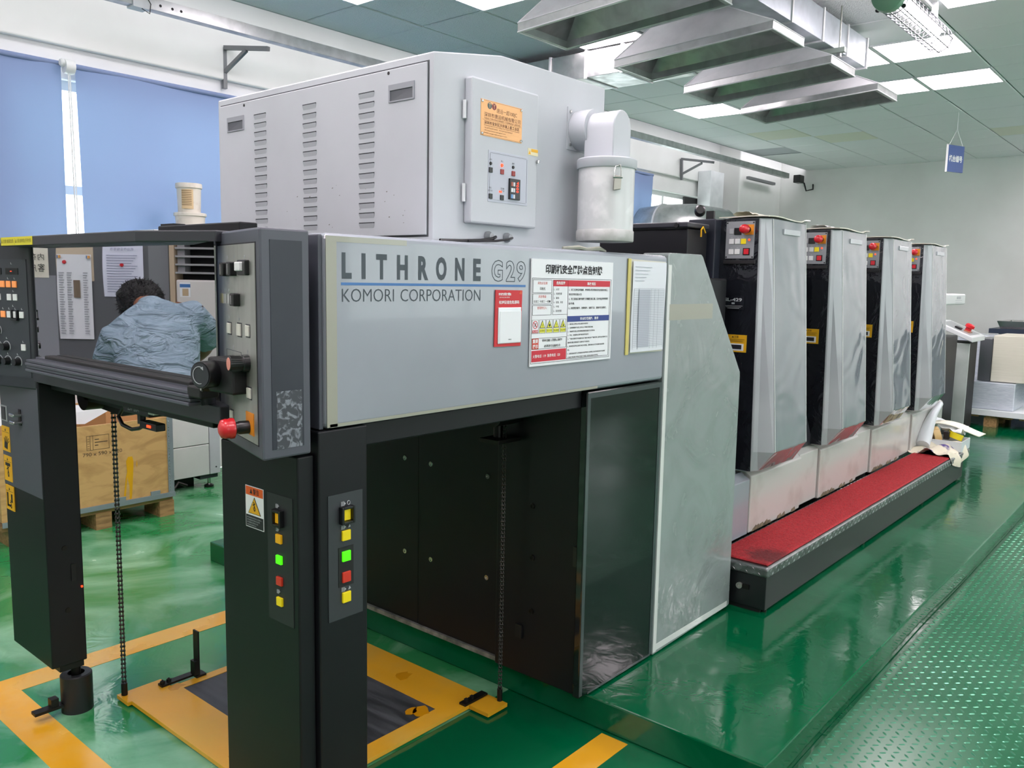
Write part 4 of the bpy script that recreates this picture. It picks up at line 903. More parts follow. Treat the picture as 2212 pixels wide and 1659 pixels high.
nz = nt.nodes.new('ShaderNodeTexNoise'); nz.inputs['Scale'].default_value = 30; ad = nt.nodes.new('ShaderNodeMath'); ad.operation = 'MULTIPLY_ADD'; ad.inputs[1].default_value = -.12
mr = nt.nodes.new('ShaderNodeMapRange'); mr.inputs[1].default_value = .0; mr.inputs[2].default_value = .08; mr.inputs[3].default_value = .75; mr.inputs[4].default_value = 0
mx = nt.nodes.new('ShaderNodeMix'); mx.data_type = 'RGBA'; mx.inputs[7].default_value = lin('#3a1012')
nt.links.new(tc.outputs['Object'], vm.inputs[0]); nt.links.new(tc.outputs['Object'], nz.inputs[0]); nt.links.new(nz.outputs[0], ad.inputs[0]); nt.links.new(vm.outputs['Value'], ad.inputs[2]); nt.links.new(ad.outputs[0], mr.inputs[0])
nt.links.new(mr.outputs[0], mx.inputs[0]); nt.links.new(src, mx.inputs[6]); nt.links.new(mx.outputs[2], P_.inputs['Base Color'])
M().box(3.445, 6.63, 1.427, 1.676, .3245, .330).ob('backing', mat('mat_backing', '#5a1014', .8), rm)
pr_ = random.Random(5)
pl_ = M().grid(520, 34, lambda u, v: (3.443+3.19*u, 1.425+.253*v, .330 if (u in (0, 1) or v in (0, 1)) else .333+pr_.random()*.0045))
pl_.ob('pile', MATR, rm, kind='stuff', smooth=180, recalc=False)
# rag, tray, tape and paper at the far end
RAG = mat('inky_rag', '#d8d0bc', .85, c2='#4a3a78', ns=7, nd=4, lo=.53, hi=.6)
def rag(u, v):
    x, y = 6.60+.46*u, 1.395+.31*v
    z = .336+.035*abs(math.sin(u*8+v*3))*math.sin(PI*min(1, max(0, v)))+.018*math.sin(v*13+u*5)+.02*u
    if v < .08: y, z = 1.402, .30-.06*(1-v/.08)*abs(math.sin(u*3))
    return (x, y+.012*math.sin(u*11), max(z, .334 if v > .08 else .22))
tag(M().grid(34, 26, rag).ob('ink_rag', RAG, smooth=70, recalc=False), 'cream rag with purple ink stains draped over the far end of the step', 'rag')
tr_ = thing('white_tray', 'shallow white plastic tray at the far end of the step, holding tape rolls', 'tray', (7.07, 1.55, .325))
TW = mat('white_plastic', '#d4d8dc', .35)
a = M(); a.box(6.93, 7.21, 1.42, 1.70, .325, .331)
a.ob('tray_base', TW, tr_, bevel=.004)
for b in ((6.93, 6.936, 1.42, 1.70), (7.204, 7.21, 1.42, 1.70), (6.936, 7.204, 1.42, 1.426), (6.936, 7.204, 1.694, 1.70)): M().box(b[0], b[1], b[2], b[3], .331, .405).ob('tray_side', TW, tr_)
def roll(nm, c, ax, r, w_, m, label):
    t = thing(nm, label, 'tape', c)
    ax = Vector(ax).normalized(); c = Vector(c)
    M().lathe([(r*.62, -w_/2), (r, -w_/2), (r, w_/2), (r*.62, w_/2), (r*.62, -w_/2)], c, ax, 32, caps=False).ob('tape', m, t, smooth=40)
    M().lathe([(r*.55, -w_/2-.001), (r*.62, -w_/2-.001), (r*.62, w_/2+.001), (r*.55, w_/2+.001), (r*.55, -w_/2-.001)], c, ax, 32, caps=False).ob('core', mat('cardboard_core', '#8a6a44', .8), t, smooth=40)
roll('tape_roll', (7.02, 1.625, .425), (.45, -.75, .25), .065, .05, mat('tan_tape', '#d0b078', .3), 'tan packing tape roll propped in the white tray')
roll('tape_roll', (7.09, 1.50, .425), (.2, -.3, 1), .055, .045, mat('yellow_tape_roll', '#e0cc10', .25, coat=.4), 'bright yellow tape roll lying in the white tray')
tag(M().box(7.02, 7.06, 1.53, 1.57, .40, .46).ob('dark_box', RUBBER, bevel=.004), 'small black and orange box between the two tape rolls', 'box')
cr = M().grid(24, 6, lambda u, v: ((6.98+.30*u)+.12*v, 1.73-.36*u-.02*v, .47+.045*math.cos(PI*(u-.25)*1.1)-.05*max(0, u-.6)+.01*v))
o = cr.ob('cream_sheet', IVORY, smooth=60, recalc=False); so = o.modifiers.new('thick', 'SOLIDIFY'); so.thickness = .006
tag(o, 'folded cream sheet bent over the tape rolls in the tray', 'paper')
cr = M().grid(18, 10, lambda u, v: (7.08+.26*u, 1.74-.28*v, .50+.03*math.sin(u*9)*math.sin(v*8)-.06*v*v+.01*math.sin(v*21)))
o = cr.ob('crumpled_tissue', PAPER, smooth=60, recalc=False); so = o.modifiers.new('thick', 'SOLIDIFY'); so.thickness = .003
tag(o, 'crumpled white tissue lying over the cream sheet', 'tissue')
a = M().tube([(6.80, 1.66, .37), (6.86, 1.665, .42), (6.95, 1.665, .50), (7.06, 1.66, .585), (7.16, 1.655, .63), (7.22, 1.655, .645)], [.05, .055, .045, .03, .025, .022], 14)
tag(a.ob('white_bag', TW, smooth=True), 'long white rolled bag leaning up against the last white cover', 'bag')

# ------------------------------------------------------------------ feeder end: console, hanging arm
CN = thing('feeder_console', 'tilted control desk with a red stop button beyond the last tower', 'console', (9.6, 2.1, .108))
M().box(9.42, 9.78, 1.935, 2.40, .108, 1.02).ob('pedestal', SOOT, CN, bevel=.01)
M().box(9.405, 9.42, 1.928, 2.075, .118, 1.01).ob('door_panel', mat('console_grey', '#b9c1bd', .2, c2='#a9b2ad', ns=3, coat=.5), CN, bevel=.004)
M().prism([(1.895, 1.025), (1.895, 1.075), (2.24, 1.225), (2.50, 1.225), (2.50, 1.17), (2.24, 1.17)], 9.34, 9.90, axes='vwu').ob('desk', mat('console_white', '#ced2d2', .35), CN, bevel=.006)
dn = Vector((0, -.398, .917)); FDK = Fr((9.34, 1.895, 1.075), (1, 0, 0), (0, .917, .398))
dk = M().box(.06, .50, .04, .35, -.001, .002, FDK).ob('desk_plate', mat('desk_plate_grey', '#9a9fa0', .3), CN)
M().box(.18, .30, .08, .14, .001, .012, FDK).ob('stop_base', mat('copper_base', '#a06a50', .4), CN)
M().lathe([(.03, 0), (.03, .03), (.045, .035), (.045, .06), (.03, .072), (0, .072)], FDK(.26, .12, .01), dn, 20).ob('emergency_stop', RED, CN, smooth=50)
M().box(.12, .2, .16, .22, .001, .02, FDK).ob('switch_block', RUBBER, CN)
for z, h in ((.93, .03), (.80, .02), (.62, .02)): M().lathe([(0, 0), (h, 0), (h*.9, .01), (0, .012)], (9.42, 2.17, z), (-1, 0, 0), 14).ob('gauge', DARKG, CN)
M().box(9.412, 9.42, 2.13, 2.17, .69, .72).ob('small_label', WBTN, CN)
HA = thing('feeder_bracket', 'white swing-arm box sticking out beyond the last tower', 'bracket', (7.6, 1.85, 1.4))
M().box(7.45, 8.21, 1.75, 1.86, 1.42, 1.512).ob('arm_box', mat('arm_white', '#d2d4d4', .35), HA, bevel=.012)
M().box(7.46, 7.60, 1.76, 1.85, 1.0, 1.42).ob('arm_post', MATS['arm_white'], HA, bevel=.01)
k = M(); F = SY(1.749); k.box(7.86, 8.08, 1.455, 1.458, 0, .0012, F).box(7.86, 8.08, 1.438, 1.44, 0, .0012, F).box(7.86, 8.08, 1.425, 1.427, 0, .0012, F).box(7.90, 8.03, 1.468, 1.49, 0, .0012, F); k.ob('arm_print', LINK, HA)
M().box(7.45, 9.20, 2.0, 3.2, .108, 1.1).ob('feeder_body', BLACK, HA, bevel=.01)

# ------------------------------------------------------------------ pallets of paper at the back
WOOD = mat('pallet_wood', '#b08a5c', .75, c2='#8a6a44', ns=8, stretch=(1, 6, 6))
def pallet(x0, x1, y0, y1, z, label):
    t = thing('wooden_pallet', label, 'pallet', ((x0+x1)/2, (y0+y1)/2, z))
    n = 3
    for i in range(n):
        for j in range(n):
            x = x0+(x1-x0-.12)*i/(n-1); y = y0+(y1-y0-.12)*j/(n-1)
            M().box(x, x+.12, y, y+.12, z, z+.10).ob('block', WOOD, t)
    for j in range(7):
        y = y0+(y1-y0-.09)*j/6; M().box(x0, x1, y, y+.09, z+.10, z+.12).ob('deck_board', WOOD, t)
    return t
WRAP = mat('wrapped_paper', '#cdd3dc', .25, c2='#bcc4d0', ns=5, stretch=(1, 1, 12), coat=.5, bump=.3, bs=7, bd=.02, dist=2)
PSTK = mat('cream_paper_stack', '#d6d3c4', .6, c2='#c9c6b6', ns=60, stretch=(.02, .02, 3))
pallet(9.96, 10.8, 1.28, 2.30, .108, 'low wooden pallet under the stacks of paper by the back wall')
tag(M().box(9.92, 10.85, 1.20, 2.36, .229, .29).ob('white_board', PAPER, bevel=.003), 'white board sheet lying on the pallet below the paper', 'board')
tag(M().box(9.98, 10.7, 1.59, 2.30, .291, .58).ob('paper_ream', WRAP, bevel=.01), 'low plastic-wrapped ream of white paper on the pallet', 'paper stack')
tag(M().box(10.05, 10.7, 1.3, 1.84, .585, 1.075).ob('paper_ream', PSTK, bevel=.008), 'tall stack of cream paper on top of the wrapped ream', 'paper stack')
tag(M().box(10.9, 11.4, 1.95, 2.37, .108, 1.03).ob('paper_ream', WRAP, bevel=.01), 'wrapped bluish paper stack behind the feeder console', 'paper stack')
tag(M().box(10.07, 10.5, 1.845, 1.97, .585, 1.04).ob('dark_ream', mat('dark_wrap', '#55585c', .3, coat=.5), bevel=.008), 'dark grey wrapped pack beside the tall cream stack', 'paper stack')
tb_ = thing('back_table', 'dark blue bench along the back wall carrying a metal tray', 'table', (12.6, 1.2, .108))
M().box(12.2, 13.0, -.4, 2.30, 1.0, 1.06).ob('table_top', mat('navy_top', '#28344a', .4), tb_)
M().box(12.28, 12.95, -.3, 2.2, .108, 1.0).ob('cabinet', mat('navy_body', '#2c3646', .5), tb_)
ty = M(); ty.loft([[(12.25, 2.18, 1.062), (12.9, 2.18, 1.062), (12.9, .9, 1.062), (12.25, .9, 1.062)], [(12.22, 2.22, 1.16), (12.93, 2.22, 1.16), (12.93, .86, 1.16), (12.22, .86, 1.16)], [(12.26, 2.17, 1.16), (12.89, 2.17, 1.16), (12.89, .91, 1.16), (12.26, .91, 1.16)], [(12.29, 2.13, 1.07), (12.86, 2.13, 1.07), (12.86, .95, 1.07), (12.29, .95, 1.07)]])
tag(ty.ob('metal_tray', CHROME), 'shallow bright metal tray on the blue bench by the back wall', 'tray')
tag(M().lathe([(0, 0), (.045, 0), (.04, .008), (0, .009)], (7.9, .99, .113), (0, 0, 1), 12).ob('paper_scrap', PAPER), 'small white scrap on the plinth edge far right', 'scrap')

# ------------------------------------------------------------------ exhaust hoods and ducts
def hood(x0, x1, label, first):
    t = thing('exhaust_hood', label, 'exhaust hood', ((x0+x1)/2, 2.42, 2.86), 'galvanised exhaust hoods over the units')
    ya, yb, za, zb = 1.932, 2.915, 2.88, 2.825; h = .045; th = .004
    xc = (x0+x1)/2; ax0, ax1, ay0, ay1, az = xc-.07, xc+.09, 2.27, 2.71, 3.09
    def quad(d):
        return [(x0+d, ya+d), (x1-d, ya+d), (x1-d, yb-d), (x0+d, yb-d)]
    def zz(y, k): return za+(zb-za)*(y-ya)/(yb-ya)+k
    def rings(d):
        b = quad(d); top = [(ax0+d, ay0+d), (ax1-d, ay0+d), (ax1-d, ay1-d), (ax0+d, ay1-d)]
        return [(x, y, zz(y, 0)) for x, y in b], [(x, y, zz(y, h)) for x, y in b], [(x, y, az-d) for x, y in top]
    o0, o1, o2 = rings(0); i0, i1, i2 = rings(th)
    lip = [(x, y, zz(y, 0)) for x, y in quad(.022)]
    a = M(); a.loft([o1, o2], caps=False); a.ob('hood_skirt', GALVP, t, recalc=False)
    a = M(); a.loft([i1, i2], caps=False); a.ob('hood_lining', GALV, t, recalc=False)
    a = M(); a.loft([lip, o0, o1], caps=False); a.loft([i0, i1], caps=False); a.ob('hood_rim', GALV, t, recalc=False)
    a = M(); e = .006
    for p, q_ in zip(o1, o2): a.tube([p, q_], e*.6, 6)
    for j in range(4): a.tube([o1[j], o1[(j+1) % 4]], e*.6, 6); a.tube([o0[j], o0[(j+1) % 4]], e*.7, 6)
    a.ob('seam_beads', GALVP, t, kind='stuff')
    M().cyl((xc+.01, 2.49, az-.002), (xc+.01, 2.49, 3.116), .075, 24, caps=False).ob('hood_neck', GALVP, t, smooth=True)
for i, (a, b, lb) in enumerate(((3.43, 3.85, 'nearest exhaust hood, its top cut by the upper frame edge'), (4.325, 4.745, 'second exhaust hood from the near end, broad pale skirt'), (5.17, 5.585, 'third exhaust hood, between the second and the farthest'), (6.04, 6.48, 'farthest and smallest-looking exhaust hood'))):
    hood(a, b, lb, i == 0)
DU = thing('exhaust_duct', 'square galvanised duct hung along above the exhaust hoods', 'duct', (4.8, 2.37, 3.12))
xs = [2.6, 3.5, 4.42, 5.05, 5.55, 6.0, 6.4]
for a, b in zip(xs[:-1], xs[1:]):
    M().box(a+.004, b-.004, 2.14, 2.60, 3.125, 3.32).ob('duct_section', mat('duct_blue_galv', '#c4ccd2', .36, .75, c2='#b2bac0', ns=6, r2=.5, bump=.1, bs=4, bd=.02), DU, bevel=.003)
for x in xs[1:]:
    M().box(x-.012, x+.008, 2.132, 2.608, 3.117, 3.328).ob('duct_flange', GALVP, DU)
HG = thing('duct_hanger', 'threaded rod and cross bar carrying the duct at its far end', 'hanger', (5.75, 2.13, 3.1))
M().cyl((5.75, 2.10, 3.09), (5.75, 2.10, ZC), .006, 8).ob('rod', STEEL, HG); M().box(5.73, 5.77, 2.06, 2.64, 3.085, 3.115).ob('cross_bar', mat('pale_green_galv', '#aab8ae', .5, .5), HG); M().box(5.738, 5.762, 2.088, 2.112, 3.06, 3.085).ob('nut', CHROME, HG)
D2 = thing('branch_duct', 'galvanised duct running across to the window wall behind the dryer cabinet', 'duct', (5.68, 4.2, 3.12))
ys = [2.64, 3.2, 3.62, 3.95, 4.3, 4.8, 5.33]
for a, b in zip(ys[:-1], ys[1:]):
    M().box(5.47, 5.90, a+.004, b-.004, 3.125, 3.32).ob('duct_section', GALV, D2, bevel=.003)
    M().box(5.462, 5.908, b-.012, b+.008, 3.117, 3.328).ob('duct_flange', GALVP, D2)
# caged tube lamp
LP = thing('caged_tube_lamp', 'tubular lamp with a green end cap in a wire cage under the ceiling', 'lamp', (5.5, 1.535, 3.1))
cx, cz_ = 1.56, 3.135
CGL = bpy.data.materials.new('lamp_glass'); CGL.use_nodes = True; nt = CGL.node_tree; nt.nodes.clear()
o_ = nt.nodes.new('ShaderNodeOutputMaterial'); mx = nt.nodes.new('ShaderNodeMixShader'); tr = nt.nodes.new('ShaderNodeBsdfTransparent'); gl = nt.nodes.new('ShaderNodeBsdfGlossy'); gl.inputs['Roughness'].default_value = .05; mx.inputs[0].default_value = .12
nt.links.new(tr.outputs[0], mx.inputs[1]); nt.links.new(gl.outputs[0], mx.inputs[2]); nt.links.new(mx.outputs[0], o_.inputs[0])
M().cyl((4.98, cx, cz_), (6.0, cx, cz_), .066, 32, caps=False).ob('glass_tube', CGL, LP, smooth=True)
M().cyl((5.05, cx, cz_+.01), (5.93, cx, cz_+.01), .020, 16).ob('tube', mat('lit_tube', '#ffffff', .4, emit='#ffeff6', es=LAMP*2.5), LP, smooth=True)
M().box(5.03, 5.96, cx-.045, cx+.045, cz_+.028, cz_+.040).ob('reflector', ALU, LP)
capm = mat('green_lamp_cap', '#6d9c80', .4)
M().lathe([(0, -.05), (.06, -.05), (.085, -.035), (.088, .0), (.080, .03), (.068, .03)], (4.97, cx, cz_), (1, 0, 0), 32).ob('end_cap', capm, LP, smooth=40)
M().lathe([(.068, 0), (.066, .035), (.04, .06), (0, .066)], (6.0, cx, cz_), (1, 0, 0), 32).ob('glass_end', CGL, LP, smooth=True)
wire = mat('cage_wire', '#5c6064', .4, .5)
for k_ in range(8):
    a = 2*PI*k_/8; M().tube([(4.99, cx+.076*math.cos(a), cz_+.076*math.sin(a)), (6.03, cx+.076*math.cos(a), cz_+.076*math.sin(a)), (6.07, cx+.05*math.cos(a), cz_+.05*math.sin(a))], .0034, 5).ob('cage_wire', wire, LP)
for k_ in range(13):
    x = 5.04+.08*k_; M().tube([(x, cx+.078*math.cos(2*PI*i/20), cz_+.078*math.sin(2*PI*i/20)) for i in range(21)], .0032, 5).ob('cage_ring', wire, LP)
for a in (-.9, .9, 2.3, -2.3): M().lathe([(0, 0), (.012, 0), (.01, .015), (0, .018)], (5.0, cx+.088*math.sin(a), cz_-.088*math.cos(a)), (1, 0, 0), 8).ob('cap_bolt', RUBBER, LP)
M().box(4.9, 6.05, cx-.03, cx+.03, ZC-.05, ZC-.001).ob('mounting_rail', ALU, LP)
for x in (5.1, 5.85): M().box(x, x+.03, cx-.015, cx+.015, cz_+.08, ZC-.05).ob('lamp_bracket', ALU, LP)
# hanging sign
SG = thing('hanging_sign', 'small blue sign hanging on two strings from the ceiling', 'sign', (9.8, 2.3, 2.9))
FG = Fr((9.66, 2.336, 0), (.93, -.37, 0))
M().box(0, .26, 2.765, 3.035, -.016, 0, FG).ob('sign_board', mat('sign_blue', '#3a5590', .45), SG)
M().box(-.006, 0, 2.76, 3.04, -.018, .002, FG).ob('sign_edge', WBTN, SG)
k = M(); text(k, '机台编号', FG, .02, .235, 2.865, 2.935, .001, .03); k.ob('sign_lettering', WINK, SG, recalc=False)
M().tube([FG(.02, 3.035, -.008), FG(.13, 3.2, -.008), FG(.24, 3.035, -.008)], .003, 5).ob('string', WBTN, SG); M().tube([FG(.13, 3.2, -.008), FG(.13, ZC, -.008)], .003, 5).ob('string', WBTN, SG)
# steel channel along the ceiling edge, wall brackets, pole, fan duct, camera
CH = thing('cable_channel', 'galvanised steel channel running along the ceiling edge by the windows', 'channel', (6, 5.4, 3.26))
for a, b in ((-1, 2.66), (2.665, 6.0), (6.005, 9.6), (9.605, 12.9)):
    M().box(a, b, 5.36, 5.43, 3.215, 3.292).ob('channel_length', GALV, CH, bevel=.002)
M().box(2.60, 2.70, 5.35, 5.44, 3.205, 3.30).ob('channel_joint', GALVP, CH)
k = M()
for x in (2.36, 2.44, 2.52, 2.78, 2.86, 2.92): k.lathe([(0, 0), (.009, 0), (.009, .001), (0, .001)], (x, 5.36, 3.25), (0, -1, 0), 10)
k.ob('channel_holes', SOOT, CH, kind='stuff')
M().tube([(2.66, 5.34, 3.30), (2.56, 5.35, 3.36), (2.52, 5.36, 3.41), (2.57, 5.36, 3.44)], .003, 5).ob('tie_wire', IRON, CH); M().tube([(2.66, 5.345, 3.31), (2.71, 5.345, 3.24), (2.70, 5.345, 3.18), (2.65, 5.345, 3.20)], .003, 5).ob('tie_wire', IRON, CH)
BR = mat('bracket_grey', '#77797b', .5, .4)
def bracket(a, b, c, d, e, label):
    t = thing('wall_bracket', label, 'bracket', a, 'grey steel wall brackets')
    def bar(p, q_, w_=.022):
        p, q_ = Vector(p), Vector(q_); M().cyl(p, q_, w_, 4).ob('bar', BR, t)
    bar(a, b); bar(a, c); bar(d, e, .018)
bracket((3.644, YW-.035, 3.29), (3.644, YW-.035, 2.985), (3.746, 5.62, 3.235), (3.691, 5.83, 3.245), (3.644, YW-.045, 3.11), 'grey triangular wall bracket over the wide blind, left of the dryer cabinet')
bracket((10.715, YW-.07, 3.30), (10.74, YW-.07, 3.01), (10.55, 5.45, 3.19), (10.60, 5.65, 3.20), (10.715, YW-.08, 3.09), 'grey triangular wall bracket far back over the small window')
tag(M().box(12.0, 12.95, 5.60, 5.65, 3.13, 3.17).ob('steel_bar', BR), 'short grey steel bar lying under the channel end near the pier', 'bar')
PD = thing('upright_duct', 'flat galvanised upright duct against the wall by the pier', 'duct', (11.5, 5.95, 2))
M().box(11.25, 11.66, 5.84, YW-.055, 0, 3.19).ob('duct_body', GALVP, PD, bevel=.004); M().box(11.3, 11.5, 5.834, 5.84, 2.50, 2.64).ob('bright_plate', CHROME, PD)
BD = thing('round_wall_duct', 'fat round galvanised duct leaving through the small window', 'duct', (10.2, 5.4, 2.3))
a = M(); a.tube([(9.75, YW-.1, 2.25), (9.75, 5.7, 2.28), (9.85, 5.35, 2.28), (10.15, 5.15, 2.25), (10.6, 5.1, 2.05), (10.9, 5.1, 1.6), (10.95, 5.1, 1.0)], .30, 36); a.ob('elbow', GALV, BD, smooth=True)
for p, q_ in (((9.75, 5.72, 2.28), (9.75, 5.70, 2.28)),): M().cyl(p, q_, .31, 36).ob('seam_ring', GALVP, BD, smooth=True)
M().box(10.9, 11.3, YW-.04, YW-.01, 2.62, 2.80).ob('louver_box', SOOT, BD)
CV = thing('security_camera', 'small black security camera high on the back wall beside the pier', 'camera', (13.3, 5.3, 3.2))
M().box(13.1, 13.28, 5.27, 5.38, 3.17, 3.29).ob('camera_body', RUBBER, CV, bevel=.01); M().cyl((13.28, 5.32, 3.2), (XB, 5.30, 3.12), .02, 10).ob('camera_arm', WBTN, CV); M().tube([(13.3, 5.28, 3.18), (13.25, 5.22, 3.05), (13.35, 5.15, 3.08), (13.39, 5.17, 3.16)], .012, 6).ob('camera_cable', RUBBER, CV)

# ------------------------------------------------------------------ pile lift: plate, chains
PP = thing('pile_plate', 'yellow-edged steel lift plate lying on the floor inside the delivery', 'lift plate', (1.74, 2.41, 0))
YPL = mat('chipped_yellow_paint', '#e0a424', .3, c2='#d8ac4a', ns=3, nd=6, lo=.45, hi=.7, r2=.5, bump=.05, bs=60)
BPL = mat('worn_black_plate', '#2c2e31', .45, c2='#4c4e52', ns=5, nd=7, r2=.65, stretch=(6, 1, 1), bump=.1, bs=30)
a = M(); z0, z1 = .006, .020
a.box(1.30, 1.475, 1.955, 2.87, z0, z1).box(1.475, 2.0, 1.955, 2.025, z0, z1).box(1.475, 2.0, 2.83, 2.87, z0, z1).box(2.0, 2.19, 1.955, 2.87, z0, z1)
a.box(1.285, 1.45, 2.87, 2.955, z0, z1).box(2.10, 2.205, 1.86, 1.955, z0, z1)
for b in ((1.30, 1.475, 1.955, 2.87), (1.475, 2.0, 1.955, 2.025), (1.475, 2.0, 2.83, 2.87), (2.0, 2.19, 1.955, 2.87), (1.285, 1.45, 2.87, 2.955), (2.10, 2.205, 1.862, 1.955)):
    M().box(b[0], b[1], b[2], b[3], z0, z1).ob('frame_strip', YPL, PP)
M().box(1.475, 2.0, 2.025, 2.83, z0, z1-.002).ob('black_plate', BPL, PP)
pa = M(); rr = random.Random(11)
for (cx_, cy_, s_) in ((1.36, 2.28, .035), (1.35, 2.22, .03), (1.39, 2.16, .035), (2.09, 2.30, .045), (1.46, 2.86, .04), (1.95, 2.05, .05), (1.93, 2.08, .035)):
    pa.prism([(cx_+s_*rr.uniform(.55, 1.1)*math.cos(2*PI*i/11), cy_+s_*rr.uniform(.55, 1.1)*math.sin(2*PI*i/11)*.7) for i in range(11)], z1-.001, z1+.0006)
pa.ob('paint_patches', mat('ochre_patch', '#c88a08', .35), PP, kind='stuff')
M().box(1.42, 1.56, 2.885, 2.915, z1, z1+.008).ob('stop_arm', IRON, PP); M().box(1.545, 1.585, 2.86, 2.90, .02, .028).ob('stop_foot', IRON, PP)
M().box(1.556, 1.562, 2.865, 2.90, .028, .20).ob('stop_blade', IRON, PP); M().box(1.54, 1.556, 2.865, 2.895, .03, .085).ob('stop_clamp', IRON, PP)
for x in (1.43, 1.455): M().lathe([(.009, 0), (.009, .01), (.005, .012), (0, .016)], (x, 2.90, z1+.008), (0, 0, 1), 6).ob('stop_bolt', IRON, PP)
M().box(2.08, 2.20, 1.955, 1.985, z1, z1+.008).ob('stop_arm', IRON, PP)
for x in (2.10, 2.13): M().lathe([(.009, 0), (.009, .01), (.005, .012), (0, .016)], (x, 1.97, z1+.008), (0, 0, 1), 6).ob('stop_bolt', IRON, PP)
CHN = mat('chain_steel', '#3e3d3a', .4, .85)
def chain(x, y, z0, z1, lab, yawl, s=1.):
    t = thing('lift_chain', lab, 'chain', (x, y, z0), 'pile lift chains')
    M().cyl((x, y, z0), (x, y, z0+.045), .011*s, 12).ob('chain_anchor', IRON, t, smooth=True)
    pz = .0165*s; n_ = int((z1-z0-.04)/pz); o = None
    for i in range(n_):
        z = z0+.045+pz*i
        if o is None:
            a = M(); ca_, sa_ = math.cos(yawl), math.sin(yawl); FRL = Fr((x, y, z), (ca_, sa_, 0))
            pts = [(.0062*s*math.cos(a_), .0062*s*math.sin(a_)) for a_ in [PI*k/5 for k in range(1, 5)]]
            poly = [(-.0055*s, -pz*.55), (.0055*s, -pz*.55), (.0075*s, -pz*.2), (.004*s, pz*.25), (.0075*s, pz*.7), (-.0075*s, pz*.7), (-.004*s, pz*.25), (-.0075*s, -pz*.2)]
            a.prism(poly, .004*s, .006*s, FRL).prism(poly, -.006*s, -.004*s, FRL).cyl(FRL(0, pz*.5, -.0085*s), FRL(0, pz*.5, .0085*s), .004*s, 8)
            o = a.ob('chain_link', CHN, t)
        else: sub(o, (0, 0, pz*i))
chain(1.304, 2.935, .02, 1.14, 'black roller chain hanging at the left corner of the lift plate', .9)
chain(2.2, 1.895, .02, 1.07, 'dark roller chain hanging at the right corner before the black panel', .9, .9)

# ------------------------------------------------------------------ behind the delivery: crate, white cabinet, tubs
PLY = mat('plywood', '#caa46a', .6, c2='#a98450', ns=3.5, nd=8, lo=.45, hi=.75, stretch=(1, 1, 2.5), dist=2.2)
CR = thing('plywood_crate', 'plywood crate on wooden feet, stencilled with its size and splashed yellow', 'crate', (2.15, 5.4, 0))
M().box(1.62, 2.60, 5.08, 5.096, .155, .645).ob('front_board', PLY, CR); M().box(2.604, 2.62, 5.10, 5.95, .155, .645).ob('side_board', PLY, CR); M().box(1.62, 1.636, 5.10, 5.95, .155, .645).ob('side_board', PLY, CR); M().box(1.62, 2.62, 5.934, 5.95, .155, .66).ob('back_board', PLY, CR)
GS = mat('dull_galv_strip', '#96a0a6', .5, .5)
M().box(2.588, 2.626, 5.074, 5.08, .13, .645).ob('corner_strip', GS, CR); M().box(1.62, 2.63, 5.07, 5.078, .125, .155).ob('bottom_strip', GS, CR)
k = M()
for i in range(24): k.lathe([(0, 0), (.004, 0), (.003, .002), (0, .003)], (2.597, 5.074, .17+.0195*i), (0, -1, 0), 6)
k.ob('rivets', CHROME, CR, kind='stuff')
for x in (2.28, 2.50): M().box(x-.03, x+.03, 5.072, 5.08, .15, .18).ob('clasp', GS, CR)
M().box(1.62, 2.62, 5.09, 5.95, .10, .13).ob('base_board', WOOD, CR)
for x in (1.66, 2.13, 2.53): M().box(x, x+.095, 5.085, 5.30, 0, .10).ob('crate_foot', WOOD, CR); M().box(x, x+.095, 5.70, 5.95, 0, .10).ob('crate_foot', WOOD, CR)
k = M(); F = SY(5.08)
text(k, '790 x 590 x 520', F, 2.068, 2.30, .462, .484, .0008); rect_ = [(2.092, 2.225, .497, .585)]
for a, b, c, d in rect_:
    k.box(a, b, c, c+.002, 0, .0008, F).box(a, b, d-.002, d, 0, .0008, F).box(a, a+.002, c, d, 0, .0008, F).box(b-.002, b, c, d, 0, .0008, F).box(2.128, 2.130, c, d, 0, .0008, F).box(2.112, 2.114, c, d, 0, .0008, F)
for i in range(3): k.box(2.14, (2.165, 2.215, 2.16)[i], .558-.018*i, .563-.018*i, 0, .0008, F)
for i in range(5): k.box(2.097, 2.108, .508+.014*i, .510+.014*i, 0, .0008, F)
k.ob('crate_stencil', mat('stencil_brown', '#4a3c2c', .7), CR, recalc=False)
k = M(); k.prism([(2.322, .40), (2.335, .425), (2.362, .425), (2.368, .39), (2.362, .30), (2.352, .18), (2.346, .155), (2.336, .16), (2.338, .24), (2.326, .30), (2.312, .17), (2.300, .145), (2.302, .19), (2.316, .29), (2.326, .33)], 0, .0008, F); k.prism([(2.385, .37), (2.39, .40), (2.392, .37), (2.388, .35)], 0, .0008, F)
k.ob('yellow_splash', mat('yellow_splash', '#dca414', .4), CR)
lid = M(); lid.add([(1.62, 5.11, .70), (2.10, 5.11, .655), (2.30, 5.12, .745), (1.62, 5.14, .82), (1.62, 5.118, .70), (2.10, 5.118, .655), (2.30, 5.128, .745), (1.62, 5.148, .82)], [(0, 1, 2, 3), (4, 5, 6, 7), (0, 1, 5, 4), (1, 2, 6, 5), (2, 3, 7, 6), (3, 0, 4, 7)]); lid.ob('raised_flap', PAPER, CR)
M().box(2.35, 2.58, 5.4, 5.8, .5, .74).ob('inner_carton', mat('inner_carton', '#b98a58', .7), CR)
WC = thing('white_machine_cabinet', 'tall pale machine cabinet on levelling feet behind the crate', 'cabinet', (3.0, 5.78, 0))
CB_ = mat('pale_cabinet', '#cdd0ce', .45, c2='#c4c8c6', ns=3)
